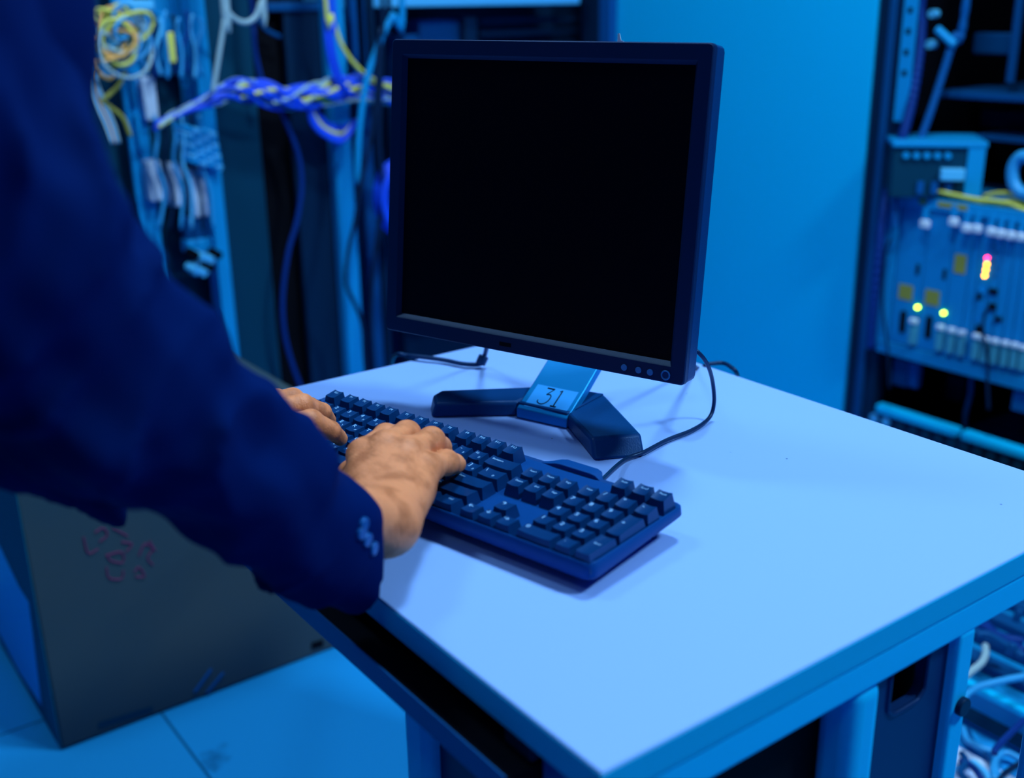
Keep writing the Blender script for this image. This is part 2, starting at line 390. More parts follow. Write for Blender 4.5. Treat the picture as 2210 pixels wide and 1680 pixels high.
# raised hump at the back where the cord leaves
hump = []
for t in range(13):
    u = 14.6 + 3.5 * t / 12; e = min(1, t / 3.5) ** 1.3 if t < 11 else (.8 if t == 11 else .0)
    hump.append((u * P, e))
hb = loft([[(x, ky1 - .004, 0.004), (x, ky1 + 0.0075 * e, 0.004), (x, ky1 + 0.0085 * e, 0.0150 + 0.004 * e), (x, ky1 - .004, 0.0150 + .0045 * e)] for x, e in hump])
obj('cord_housing', hb, 'case', kb, smooth=False, bevel=0.0008)
for ux in (1.0, 21.0):
    obj('foot', box(((ux - .6) * P, ky1 - 0.022, -0.0135), ((ux + .6) * P, ky1 - 0.017, 0.004)), 'case', kb, bevel=0.001)

def keymesh(w, d, tilt, hgt, blank=False):
    bm = bmesh.new(); g = 0.0009; hw, hd = w * P / 2 - g, d * P / 2 - g
    tx, ty, off = 0.0023, 0.0021, 0.0006
    zt = 0.0262 + hgt
    ringsp = []
    for (ix, iy, oy, z) in ((0, 0, 0, 0.0128), (0.0004, 0.0004, 0.0001, 0.0165), (tx * .92, ty * .90, off * .9, zt - 0.0014)):
        ringsp.append([(-hw + ix, -hd + iy + oy, z), (hw - ix, -hd + iy + oy, z), (hw - ix, hd - iy + oy, z), (-hw + ix, hd - iy + oy, z)])
    R = [[bm.verts.new(p) for p in r] for r in ringsp]
    for a, b in zip(R[:-1], R[1:]):
        for i in range(4):
            j = (i + 1) % 4; bm.faces.new((a[i], a[j], b[j], b[i]))
    bm.faces.new(R[0][::-1])
    NX, NY = 7, 3; top = []
    ax, ay = hw - tx, hd - ty
    conc = 0.0009 if w < 5 else -0.0006
    for j in range(NY):
        row = []
        for i in range(NX):
            s = -1 + 2 * i / (NX - 1); t = -1 + 2 * j / (NY - 1)
            x = s * ax; y = t * ay + off
            cx = s if w <= 1.6 else (abs(s) ** 3) * (1 if s > 0 else -1)
            z = zt - conc * (1 - cx * cx) + math.tan(math.radians(tilt)) * y * 1.0
            row.append(bm.verts.new((x, y, z)))
        top.append(row)
    for j in range(NY - 1):
        for i in range(NX - 1): bm.faces.new((top[j][i], top[j][i + 1], top[j + 1][i + 1], top[j + 1][i]))
    a = R[-1]
    edges = [([a[0], a[1]], top[0]), ([a[1], a[2]], [top[j][NX - 1] for j in range(NY)]), ([a[2], a[3]], top[NY - 1][::-1]), ([a[3], a[0]], [top[j][0] for j in range(NY)][::-1])]
    for (p, q), t in edges:
        for i in range(len(t) - 1):
            mid = (len(t) - 1) / 2
            if i < mid: bm.faces.new((p, t[i + 1], t[i]))
            else: bm.faces.new((q, t[i + 1], t[i]))
            if i + 1 == math.ceil(mid): bm.faces.new((p, q, t[i + 1]))
    bmesh.ops.recalc_face_normals(bm, faces=bm.faces)
    me = bpy.data.meshes.new('key'); bm.to_mesh(me); bm.free(); me.materials.append(M['key'])
    for p in me.polygons: p.use_smooth = True
    me.set_sharp_from_angle(angle=math.radians(32))
    return me
ROW = {5: (7, 0.0020), 4: (5, 0.0008), 3: (2, -0.0002), 2: (0, -0.0006), 1: (-3, -0.0002), 0: (-3, 0.0004)}
cache = {}; tcache = {}
def legend_mesh(s, size):
    if (s, size) not in tcache:
        t = text('legend', s, size, 'legend', None, (0, 0, 0)); tcache[(s, size)] = t.data; bpy.data.objects.remove(t)
    return tcache[(s, size)]
def legend_on(s, size, w, d, row, x, y):
    k = (s, size, w, d, row, x, y)
    if k not in tcache:
        me = legend_mesh(s, size).copy(); tilt, hg = ROW[row]; ax = w * P / 2 - .0009 - .0023
        for v in me.vertices:
            X, Y = v.co.x + x, v.co.y + y; s_x = max(-1, min(1, X / ax)); cx = s_x if w <= 1.6 else abs(s_x) ** 3
            v.co = (X, Y, .0262 + hg - .0009 * (1 - cx * cx) + math.tan(math.radians(tilt)) * Y + (.00016 if w < 1.6 else .0004) * (1 if v.co.z > 0 else -.5))
        tcache[k] = me
    return tcache[k]
def key(u, v, w, row, main='', sub='', d=1.0, name='key'):
    tilt, hg = ROW[row]; k = (w, d, row)
    if k not in cache: cache[k] = keymesh(w, d, tilt, hg)
    o = link(bpy.data.objects.new('key', cache[k])); o.parent = kb; o.location = (u * P, v * P, 0)
    parts = []
    if main:
        if len(main) == 1: parts.append((main, 0.0062, -w * P / 2 + 0.0058, 0.0030))
        elif len(main) <= 3 and row == 5: parts.append((main, 0.0040, -w * P / 2 + 0.0085, 0.0034))
        else: parts.append((main, 0.0030, min(0, -w * P / 2 + 0.0046 + .00082 * len(main)) if w > 1.6 else 0, 0.0026))
    if sub:
        if len(sub) == 3: parts += [(sub[0], 0.0050, -w * P / 2 + 0.0064, -0.0022), (sub[1], 0.0040, 0.0028, 0.0030), (sub[2], 0.0040, 0.0030, -0.0022)]
        else: parts += [(sub, 0.0044, 0.0026, -0.0020)]
    for s, size, x, y in parts:
        l = link(bpy.data.objects.new('legend', legend_on(s, size * 1.0, w, d, row, x, y + .0006))); l.parent = o
    return o
# F row
key(0.85, 5.3, 1, 5, 'Esc')
for i, u in enumerate((2.05, 3.08, 4.10, 5.12, 6.30, 7.33, 8.33, 9.33, 10.5, 11.5, 12.5, 13.5)): key(u, 5.3, 1, 5, 'F%d' % (i + 1))
for u, s in ((19.95, 'PrtSc'), (21.0, 'Scroll'), (22.0 - .05, 'Pause')): key(u - .1, 5.3, 1, 5, s)
# number row
for i, (m_, s) in enumerate([('`', '~_%'), ('1', '!+ๅ'), ('2', '@๑/'), ('3', '#๒-'), ('4', '$๓ภ'), ('5', '%๔ถ'), ('6', '^ูุ'), ('7', '&฿ึ'), ('8', '*๕ค'), ('9', '(๖ต'), ('0', ')๗จ'), ('-', '_๘ข'), ('=', '+๙ช')]):
    key(0.5 + i, 4, 1, 4, m_, s[0] + s[1] if len(s) < 3 else s[2])
key(14, 4, 2, 4, 'Backspace')
key(0.75, 3, 1.5, 3, 'Tab')
for i, (m_, s) in enumerate(zip('QWERTYUIOP[]', 'ๆไำพะัีรนยบล')): key(2 + i, 3, 1, 3, m_, s)
key(14.25, 3, 1.5, 3, '\\', 'ฃ')
key(0.875, 2, 1.75, 2, 'Caps Lock')
for i, (m_, s) in enumerate(zip("ASDFGHJKL;'", 'ฟหกดเ้่าสวง')): key(2.25 + i, 2, 1, 2, m_, s)
key(13.875, 2, 2.25, 2, 'Enter')
key(1.125, 1, 2.25, 1, 'Shift')
for i, (m_, s) in enumerate(zip('ZXCVBNM,./', 'ผปแอิืทมใฝ')): key(2.75 + i, 1, 1, 1, m_, s)
key(13.625, 1, 2.75, 1, 'Shift')
for u, w, s in ((.625, 1.25, 'Ctrl'), (1.875, 1.25, 'Win'), (3.125, 1.25, 'Alt'), (6.875, 6.25, ''), (10.625, 1.25, 'Alt'), (11.875, 1.25, 'Win'), (13.125, 1.25, 'Menu'), (14.375, 1.25, 'Ctrl')):
    key(u, 0, w, 0, s)
for u, s in ((15.75, 'Insert'), (16.75, 'Home'), (17.75, 'Page')): key(u, 4, 1, 4, s)
for u, s in ((15.75, 'Delete'), (16.75, 'End'), (17.75, 'Page')): key(u, 3, 1, 3, s)
key(16.75, 1, 1, 1, '↑')
for u, s in ((15.75, '←'), (16.75, '↓'), (17.75, '→')): key(u, 0, 1, 0, s)
for u, s in ((19, 'Num'), (20, '/'), (21, '*'), (22, '-')): key(u - .08, 4, 1, 4, s)
for r_, ss in ((3, '789'), (2, '456'), (1, '123')):
    for i, s in enumerate(ss): key(18.92 + i, r_, 1, r_, s)
key(21.92, 2.5, 1, 2, '+', d=2); key(21.92, 0.5, 1, 0, 'Enter', d=2)
key(19.42, 0, 2, 0, '0'); key(20.92, 0, 1, 0, '.')
# cord: from the hump over the table, round behind the monitor
c0 = KM @ Vector((17.75 * P, ky1 + 0.002, 0.008))
cord = [c0, cw(0.098, 0.975, 0.006)] + [onZ(px, py, T + z) for px, py, z in ((1345, 995, .005), (1390, 976, .0045), (1440, 950, .004), (1495, 928, .004), (1530, 903, .006), (1541, 870, .020), (1538, 825, .045), (1528, 790, .070), (1512, 766, .085), (1490, 752, .09), (1440, 745, .08))]
cord = [cord[0]] + cord[2:]
def attach(o, parent):
    o.parent = parent; bpy.context.view_layer.update(); o.matrix_parent_inverse = parent.matrix_world.inverted(); return o
attach(obj('cord', tube(cord, 0.0021, n=10), 'cable', smooth=True), kb)

# ------------------------------------------------------------------ monitor
MM = Matrix(((0.942385, -0.332969, -0.032275, -0.849598), (0.334501, 0.936645, 0.103950, 0.635112), (-0.004382, -0.108757, 0.994059, 0.837137), (0, 0, 0, 1)))
s_ = 0.94; mw, mh = 0.376 * s_ / 2, 0.3196 * s_
mon = thing('monitor', 'black flat monitor with a blank dark screen on a V-shaped stand', 'monitor', mat=MM)
ox, oz0, oz1 = 0.1725 * s_, 0.0176 * s_, 0.3032 * s_
def bezel():
    bm = bmesh.new(); r = 0.004
    def ring(x, z0, z1, y, rr): return [(a, y, b) for a, b in rounded(-x, z0, x, z1, rr, 3)]
    rings = [ring(mw - .0015, 0.0015, mh - .0015, 0.0075, r), ring(mw, 0, mh, 0.0065, r), ring(mw, 0, mh, 0.001, r), ring(mw - .001, .001, mh - .001, 0.0, r),
             ring(ox + .001, oz0 - .001, oz1 + .001, 0.0, .0012), ring(ox, oz0, oz1, 0.0008, .0008), ring(ox - .003, oz0 + .0035, oz1 - .003, 0.0050, .0005)]
    return loft(rings, bm, caps=False)
bz = obj('bezel', bezel(), 'bezel', mon, smooth=True); bz.data.set_sharp_from_angle(angle=math.radians(30))
def housing():
    def ring(x, z0, z1, y, rr): return [(a, y, b) for a, b in rounded(-x, z0, x, z1, rr, 3)]
    return loft([ring(mw - .0022, .0022, mh - .0022, .0068, .004), ring(mw - .0005, .0005, mh - .0005, .0085, .004), ring(mw - .0005, .0005, mh - .0005, .024, .006), ring(mw - .006, .006, mh - .006, .031, .01), ring(mw - .05, .05, mh - .05, .044, .02), ring(mw - .06, .06, mh - .06, .052, .02)])
hs = obj('rear_housing', housing(), 'base', mon, smooth=True); hs.data.set_sharp_from_angle(angle=math.radians(30))
obj('screen', box((-ox, 0.0048, oz0), (ox, 0.0066, oz1)), 'screen', mon)
for x, rr in ((0.1218, .0033), (0.1379, .0033), (0.1508, .0033)):
    o = obj('button', cyl((x * s_, -0.0009, .0076 * s_), (x * s_, 0.001, .0076 * s_), rr * s_, 20), 'button', mon, bevel=0.0003)
pb = obj('power_button', cyl((0.168 * s_, -0.0006, .0077 * s_), (0.168 * s_, 0.001, .0077 * s_), .0034 * s_, 20), 'base', mon)
ringp = [(0.168 * s_ + .0040 * math.cos(a), -0.0007, .0077 * s_ + .0040 * math.sin(a)) for a in [i * math.pi / 10 for i in range(21)]]
obj('button_ring', tube(ringp, 0.0008, n=6, sub=2), 'button', pb, smooth=True)
obj('badge_recess', box((-0.028, -0.0003, .0058), (-0.014, 0.001, .0098)), 'black', mon)
# a torn scrap of paper stuck to the top edge
sp = loft([[(0.076, .012, mh - .001), (0.088, .012, mh - .001), (0.088, .0125, mh - .001), (0.076, .0125, mh - .001)],
           [(0.0765, .012, mh + .003), (0.080, .012, mh + .002), (0.080, .0125, mh + .002), (0.0765, .0125, mh + .003)],
           [(0.0762, .012, mh + .0075), (0.0782, .012, mh + .0078), (0.0782, .0125, mh + .0078), (0.0762, .0125, mh + .0075)]])
tag(obj('tape_scrap', sp, 'white', None), 'tiny scrap of white tape sticking up from the monitor top edge', 'tape').matrix_world = MM
# stand
IM = MM.inverted()
def ml(x, y, z): return IM @ cw(x, y, z)
fp = [(-.0873, 1.1187), (.0055, 1.1187), (.0567, 1.0822), (.0775, .9923), (.1287, 1.0018), (.1000, 1.1360), (.0450, 1.1640), (-.0780, 1.1560), (-.0895, 1.1400)]
tp = [(-.0810, 1.1195, .0165), (.0055, 1.1200, .0165), (.0570, 1.0835, .0165), (.0765, 1.0080, .0185), (.1265, 1.0180, .0185), (.0985, 1.1300, .0210), (.0450, 1.1580, .0215), (-.0770, 1.1500, .0215), (-.0860, 1.1400, .0190)]
# two arms sharing a centre
def arm(idx):
    bmx = loft([[ml(x, y, 0.0005) for x, y in [fp[i] for i in idx]], [ml(*tp[i]) for i in idx]])
    return bmx
obj('stand_foot', arm([0, 1, 6, 7, 8]), 'base', mon, bevel=0.0035, seg=3, angle=25)
obj('stand_foot', arm([2, 3, 4, 5]), 'base', mon, bevel=0.0035, seg=3, angle=25)
obj('stand_hub', arm([1, 2, 5, 6]), 'base', mon, bevel=0.001)
# silver neck: starts at the front lip and leans back, then climbs to the hinge
n_dir = Vector((0.562, 0.827, 0)); lat = Vector((0.827, -0.562, 0))
midp = Vector((.0311, 1.0985, .0118)) - n_dir * 0.0015
def neckring(c, wid, thick_vec): return [c - lat * wid / 2, c + lat * wid / 2, c + lat * wid / 2 + thick_vec, c - lat * wid / 2 + thick_vec]
prof = [(-0.0008, -0.0115, Vector((0, 0, 0.0005))), (0, 0.0, Vector((0, 0, 0)))]
rings = []
for run, rise, wd in ((0, 0, .063), (.035, .0195, .063), (.07, .0415, .0625), (.095, .063, .062), (.112, .095, .061), (.120, .135, .060)):
    c = midp + n_dir * run + Vector((0, 0, rise))
    tv = (n_dir * .35 + Vector((0, 0, -1))) * 0.0095 if run < .08 else (n_dir * 1.0 + Vector((0, 0, -.3))) * 0.0095
    if run == 0: tv = Vector((0, 0, -0.0112))
    rings.append([ml(*p) for p in neckring(c, wd, tv)])
nk = obj('neck', loft(rings), 'neck', mon, bevel=0.0012)
# neck sticker with the number 31
up_n = (n_dir * .035 + Vector((0, 0, .0195))).normalized(); nn = lat.cross(up_n).normalized()
if nn.z < 0: nn = -nn
def on_neck(a, b, h=0): return ml(*(midp + lat * a + up_n * b + nn * h))
stk = loft([[on_neck(-.0245, .0045, h), on_neck(.0265, .0045, h), on_neck(.0265, .037, h), on_neck(-.0245, .037, h)] for h in (0.00015, 0.0004)])
sk = obj('sticker', stk, 'sticker', nk)
fr = Matrix((( (IM.to_3x3() @ B_ @ lat)), (IM.to_3x3() @ B_ @ up_n), (IM.to_3x3() @ B_ @ nn))).transposed().to_4x4()
fr.translation = on_neck(.000, .0225, .0006)
dg = bmesh.new()
three = [(-.0100, .0118), (-.0012, .0118), (-.0070, .0028), (-.0030, .0036), (-.0006, .0010), (-.0006, -.0045), (-.0030, -.0092), (-.0075, -.0112), (-.0120, -.0092), (-.0128, -.0065)]
tube([fr @ Vector((x, y, 0)) for x, y in three[:2]], .0008, dg, n=6); tube([fr @ Vector((x, y, 0)) for x, y in three[1:3]], .0005, dg, n=6)
tube([fr @ Vector((x, y, 0)) for x, y in three[2:]], .0006, dg, n=6)
tube([fr @ Vector((x, y, 0)) for x, y in ((.0062, .0100), (.0085, .0118))], .0005, dg, n=6)
tube([fr @ Vector((x, y, 0)) for x, y in ((.0085, .0118), (.0085, -.0108))], .0007, dg, n=6)
tube([fr @ Vector((x, y, 0)) for x, y in ((.0050, -.0110), (.0120, -.0110))], .0008, dg, n=6)
obj('digits', dg, 'ink', sk, smooth=True)
hb_ = obj('hinge', box((-.035, .040, .085), (.035, .075, .16)), 'base', mon, bevel=0.006)
# signal cable behind the monitor, running off the far edge of the table
v0 = MM @ Vector((-.055, .040, .07))
cab = [v0, onZ(1050, 752, T + .03), onZ(1043, 772, T + .014), onZ(1036, 786, T + .006), onZ(1000, 786, T + .005), onZ(960, 778, T + .005), onZ(920, 772, T + .006), onZ(880, 768, T + .005), onZ(855, 766, T - .0), onZ(845, 790, T - .08), onZ(842, 850, T - .25)]
sg = attach(obj('signal_cable', tube(cab, 0.0028, n=10), 'cable', smooth=True), mon)
obj('ferrite', cyl(onZ(1045, 768, T + .016), onZ(1036, 787, T + .006), .0062, 16), 'cable', sg, bevel=0.0015)
cab2 = [MM @ Vector((.14, .030, .05))] + [onZ(px, py, T + z) for px, py, z in ((1500, 792, .006), (1530, 786, .004), (1560, 784, .004), (1578, 793, .004), (1590, 806, -.004), (1592, 830, -.06), (1594, 900, -.2))]
attach(obj('power_cable', tube(cab2, 0.0026, n=10), 'cable', smooth=True), mon)

# ------------------------------------------------------------------ the person
per = thing('person', 'person in a dark navy suit jacket leaning over the table, typing with both hands', 'person', cw(-.55, .50, 0) - Vector((0, 0, T)))
PO = np.array(per.location)
def hand(P_, W, lat_, mc, fingers, thumb, flip=1):
    lat_ = np.array(lat_, float); lat_ /= np.linalg.norm(lat_); W = np.array(W, float)
    offs = (-.0130, -.0045, .0040, .0105)
    palm = None
    for o_, (m_, rm) in zip(offs, mc):
        c = cone(P_, W + lat_ * o_, .0165, m_, rm)
        palm = c if palm is None else smin(palm, c, .010)
    # palm volume under the metacarpals
    m1 = np.array(mc[1][0]); m3 = np.array(mc[3][0]); dn = np.array([0, 0, -1.0])
    palm = smin(palm, cone(P_, W + lat_ * .007 + dn * .004, .0145, m3 + dn * .012 + (W - m3) * .25, .013), .012)
    palm = smin(palm, cone(P_, W + dn * .003, .0165, m1 + dn * .012 + (W - m1) * .2, .012), .012)
    tot = palm
    ch = None
    for j in range(len(thumb) - 1):
        c = cone(P_, thumb[j][0], thumb[j][1], thumb[j + 1][0], thumb[j + 1][1]); ch = c if ch is None else smin(ch, c, .004)
    tot = smin(tot, ch, .010)
    allf = None
    for fg in fingers:
        ch = None
        for j in range(len(fg) - 1):
            c = cone(P_, fg[j][0], fg[j][1], fg[j + 1][0], fg[j + 1][1]); ch = c if ch is None else smin(ch, c, .0025)
        # knuckle thickening
        ch = smin(ch, ellipsoid(P_, fg[1][0], [fg[1][1] * 1.06] * 3), .003)
        s = smin(palm, ch, .009)
        allf = s if allf is None else np.minimum(allf, s)
    return np.minimum(allf, tot)
# right hand (near) ---------------------------------------------------------
rW = (-.0985, .752, .056)
rmc = [((-.1235, .850, .0690), .0125), ((-.1045, .849, .0760), .0128), ((-.0860, .843, .0730), .0122), ((-.0700, .836, .0620), .0115)]
rf = [[((-.1235, .850, .0700), .0118), ((-.1085, .889, .0700), .0108), ((-.1040, .911, .0560), .0092), ((-.1030, .926, .0440), .0080)],
      [((-.1045, .849, .0770), .0122), ((-.0905, .889, .0720), .0113), ((-.0840, .911, .0570), .0095), ((-.0830, .926, .0440), .0082)],
      [((-.0860, .843, .0740), .0118), ((-.0690, .877, .0705), .0112), ((-.0625, .899, .0560), .0092), ((-.0610, .913, .0440), .0080)],
      [((-.0700, .836, .0630), .0110), ((-.0560, .861, .0570), .0102), ((-.0500, .877, .0490), .0086), ((-.0480, .888, .0440), .0076)]]
rt = [((-.105, .765, .046), .017), ((-.127, .815, .050), .0150), ((-.136, .862, .048), .0110), ((-.132, .890, .046), .0098), ((-.127, .908, .0440), .0082)]
# left hand (far) -----------------------------------------------------------
lW = (-.278, .862, .062)
lmc = [((-.207, .896, .0790), .0120), ((-.222, .928, .0820), .0122), ((-.236, .955, .0790), .0118), ((-.248, .980, .0720), .0110)]
lf = [[((-.207, .896, .0790), .0105), ((-.1765, .915, .0755), .0098), ((-.1625, .932, .0600), .0084), ((-.1580, .951, .0445), .0070)],
      [((-.222, .928, .0820), .0108), ((-.1900, .950, .0780), .0098), ((-.1770, .975, .0620), .0084), ((-.1750, .995, .0460), .0072)],
      [((-.236, .955, .0790), .0104), ((-.2050, .982, .0730), .0094), ((-.1930, 1.003, .0580), .0080), ((-.1900, 1.019, .0450), .0070)],
      [((-.248, .980, .0720), .0098), ((-.2250, 1.006, .0650), .0086), ((-.2150, 1.024, .0540), .0074), ((-.2110, 1.038, .0450), .0066)]]
lt = [((-.262, .868, .058), .016), ((-.232, .890, .060), .0135), ((-.204, .916, .0560), .0100), ((-.1900, .934, .0510), .0090), ((-.1775, .949, .0470), .0076)]
def f_right(P_):
    d = hand(P_, rW, (.95, -.28, -.12), rmc, rf, rt)
    return smin(d, cone(P_, rW, .0205, (-.136, .678, .100), .025), .02)
def f_left(P_):
    d = hand(P_, lW, (-.42, .88, .0), lmc, lf, lt)
    return smin(d, cone(P_, lW, .0225, (-.33, .81, .085), .029), .02)
v1, q1 = surface(f_right, (-.165, .69, .015), (-.02, .945, .12), 0.00155)
v2, q2 = surface(f_left, (-.345, .80, .030), (-.14, 1.06, .115), 0.00155)
# head and neck, mostly outside the picture
e1_, e2_ = np.array([.757, -.654, 0]), np.array([.654, .757, 0])
HC = np.array([-.365, .635, .665])
def f_head(P_):
    Rm = np.stack([e1_, e2_, [0, 0, 1]], 1)
    d = ellipsoid(P_, HC + [0, 0, .03], (.075, .095, .105), Rm)
    d = smin(d, ellipsoid(P_, HC + e2_ * .03 - [0, 0, .06], (.052, .065, .055), Rm), .04)
    d = smin(d, cone(P_, HC + e2_ * .088 - [0, 0, .0], .010, HC + e2_ * .108 - [0, 0, .035], .013), .012)
    d = smin(d, cone(P_, HC + e2_ * .085 - e1_ * .018 - [0, 0, .063], .008, HC + e2_ * .085 + e1_ * .018 - [0, 0, .063], .008), .008)
    for s in (-1, 1):
        d = np.minimum(d, ellipsoid(P_, HC + e1_ * .077 * s, (.010, .020, .032), Rm))
        d = -smin(-d, ellipsoid(P_, HC + e2_ * .094 + e1_ * .032 * s + [0, 0, .01], (.014, .012, .010), Rm), .01)
        d = smin(d, ellipsoid(P_, HC + e2_ * .080 + e1_ * .032 * s + [0, 0, .01], (.012, .012, .012), Rm), .004)
    return smin(d, cone(P_, HC - [0, 0, .06], .055, np.array([-.40, .585, .50]), .065), .03)
v3, q3 = surface(f_head, tuple(HC - [.16, .16, .26]), tuple(HC + [.16, .16, .17]), 0.006)
def f_trunk(P_):
    hips = np.array([-.500, .480, .12]); chest = np.array([-.385, .610, .42])
    d = smin(cone(P_, hips - e1_ * .08, .085, chest - e1_ * .09, .085), cone(P_, hips + e1_ * .08, .085, chest + e1_ * .085, .085), .06)
    for ch_ in (((-.300, .480, .47), (-.224, .566, .232), (-.136, .678, .102), .045, .036, .026), ((-.50, .735, .44), (-.47, .72, .24), (-.33, .81, .085), .045, .038, .028)):
        d = smin(d, smin(cone(P_, ch_[0], ch_[3], ch_[1], ch_[4]), cone(P_, ch_[1], ch_[4], ch_[2], ch_[5]), .02), .02)
    return smin(d, cone(P_, chest, .07, np.array([-.40, .585, .50]), .066), .04)
v4, q4 = surface(f_trunk, (-.70, .33, .0), (-.09, .87, .60), 0.009)
vv = np.concatenate([to_room(v) - PO for v in (v1, v2, v3, v4)]); qq = np.concatenate([q1, q2 + len(v1), q3 + len(v1) + len(v2), q4 + len(v1) + len(v2) + len(v3)])
def skin_material():
    m = M['skin']; n, l, b = nodes(m)
    tc = n.new('ShaderNodeTexCoord')
    t = n.new('ShaderNodeTexNoise'); t.inputs['Scale'].default_value = 55; t.inputs['Detail'].default_value = 4
    r = n.new('ShaderNodeValToRGB'); r.color_ramp.elements[0].color = (0.43, 0.148, 0.062, 1); r.color_ramp.elements[1].color = (0.67, 0.255, 0.118, 1)
    r.color_ramp.elements[0].position = 0.34; r.color_ramp.elements[1].position = 0.56
    l.new(tc.outputs['Object'], t.inputs['Vector']); l.new(t.outputs[0], r.inputs[0]); l.new(r.outputs[0], b.inputs['Base Color'])
    v = n.new('ShaderNodeTexVoronoi'); v.inputs['Scale'].default_value = 620
    mp = n.new('ShaderNodeMapping'); mp.inputs['Scale'].default_value = (1.0, 2.4, 1.0); mp.inputs['Rotation'].default_value = (0, 0, .6)
    t2 = n.new('ShaderNodeTexNoise'); t2.inputs['Scale'].default_value = 130; t2.inputs['Detail'].default_value = 6
    l.new(tc.outputs['Object'], v.inputs['Vector']); l.new(tc.outputs['Object'], mp.inputs[0]); l.new(mp.outputs[0], t2.inputs['Vector'])
    ad = n.new('ShaderNodeMath'); ad.operation = 'MULTIPLY_ADD'; ad.inputs[1].default_value = 0.25
    l.new(v.outputs['Distance'], ad.inputs[0]); l.new(t2.outputs[0], ad.inputs[2])
    bp = n.new('ShaderNodeBump'); bp.inputs['Strength'].default_value = 0.5; bp.inputs['Distance'].default_value = 0.0012
    l.new(ad.outputs[0], bp.inputs['Height']); l.new(bp.outputs[0], b.inputs['Normal'])
skin_material()
body = obj('body', (vv, qq), 'skin', per, smooth=True)
def nail(tip, prev, nrm, w_=.0058, l_=.0095):
    tip, prev, nrm = (np.array(a, float) for a in (tip, prev, nrm))
    d = tip - prev; d /= np.linalg.norm(d); nrm = nrm - d * (nrm @ d); nrm /= np.linalg.norm(nrm); s = np.cross(d, nrm)
    bm = bmesh.new(); rows = []
    for i in range(7):
        t = i / 6; hw_ = w_ * (0.75 + .25 * math.sin(math.pi * min(1, t * 1.2)))
        row = []
        for j in range(7):
            a = -1 + 2 * j / 6
            p = tip + d * (-.0055 + l_ * t) + s * hw_ * a + nrm * (.0078 - .0024 * a * a - .0012 * t * t)
            row.append(bm.verts.new(to_room(p) - PO))
        rows.append(row)
    for a, b in zip(rows[:-1], rows[1:]):
        for k in range(6): bm.faces.new((a[k], a[k + 1], b[k + 1], b[k]))
    o = obj('fingernail', bm, 'nail', body, smooth=True)
    md = o.modifiers.new('solid', 'SOLIDIFY'); md.thickness = .0006
    return o
nail(lt[-1][0], lt[-2][0], (-.25, -.45, .8))
for fg in lf[:2] + rf: nail(fg[-1][0], fg[-2][0], (.35, .75, .45), .0048, .008)

# jacket ----------------------------------------------------------------------
A_ = np.array([-.129, .770, .095]); CN = np.array([.76, .62, -.17]); CN = CN / np.linalg.norm(CN)
def wob(P_, s, ph): return np.sin(P_[..., 0] * s + ph) * np.sin(P_[..., 1] * s * 1.13 + ph * 2.1) * np.sin(P_[..., 2] * s * .91 + ph * .7)
def oval(P_, a, ra, b, rb, k0, k1, up=np.array([-.12, .46, .88])):
    ax = (b - a) / np.linalg.norm(b - a); u = up - ax * (up @ ax); u /= np.linalg.norm(u)
    t = np.clip(((P_ - a) @ (b - a)) / ((b - a) @ (b - a)), 0, 1); k = k0 + (k1 - k0) * t
    h = (P_ - a) @ u; Q = P_ + u * (h / k - h)[..., None]
    return cone(Q, a, ra, b, rb)
def f_jacket(P_):
    S, U, U2, E_, F1, F2, F3 = [np.array(p) for p in ((-.296, .465, .50), (-.274, .490, .40), (-.252, .520, .315), (-.214, .565, .232), (-.168, .640, .141), (-.142, .693, .075), (-.119, .740, .042))]
    d = cone(P_, S, .080, U, .074)
    d = smin(d, cone(P_, U, .074, U2, .070), .01)
    d = smin(d, cone(P_, U2, .068, E_, .056), .01)
    d = smin(d, cone(P_, E_, .056, F1, .045), .015)
    d = smin(d, oval(P_, F1, .0420, F2, .0370, 1.06, 1.10), .015)
    d = smin(d, oval(P_, F2, .0370, F3 + (F3 - F2) * .6, .036, 1.10, 1.42), .010)
    # folds
    for a, b, r_ in (((-.232, .515, .330), (-.165, .560, .250), .016), ((-.205, .540, .262), (-.150, .600, .205), .018),
                     ((-.215, .505, .225), (-.150, .610, .150), .018), ((-.175, .600, .185), (-.125, .660, .140), .015),
                     ((-.150, .630, .150), (-.110, .700, .085), .014), ((-.140, .690, .128), (-.105, .715, .080), .010),
                     ((-.245, .475, .420), (-.190, .520, .330), .016)):
        a = np.array(a); b = np.array(b); m = (a + b) / 2
        d = smin(d, cone(P_, a + (m - a) * .1, r_ * .6, b, r_ * .5) - .005, .016)
    fade = np.clip(((P_ - A_) @ CN + .03) / -.05, .25, 1)
    d = d + (.0065 * wob(P_, 58, .4) + .0030 * wob(P_, 115, 1.7)) * fade
    ph = 62 * (P_ @ np.array([.62, .30, -.55])) + 1.6 * np.sin(P_[..., 1] * 26) + 1.2 * np.sin(P_[..., 2] * 31 + 1)
    d = d - .0085 * fade * (1 - np.abs(np.sin(ph))) ** 2.5 * (.35 + .65 * np.sin(P_[..., 2] * 23 + P_[..., 0] * 17) ** 2)
    d = np.maximum(d, (P_ - A_) @ CN)
    inner = oval(P_, F2, .028, F3 + (F3 - F2), .031, 1.14, 1.40)
    d = np.maximum(d, -np.maximum(inner, -((P_ - (A_ - CN * .035)) @ CN)))
    return d
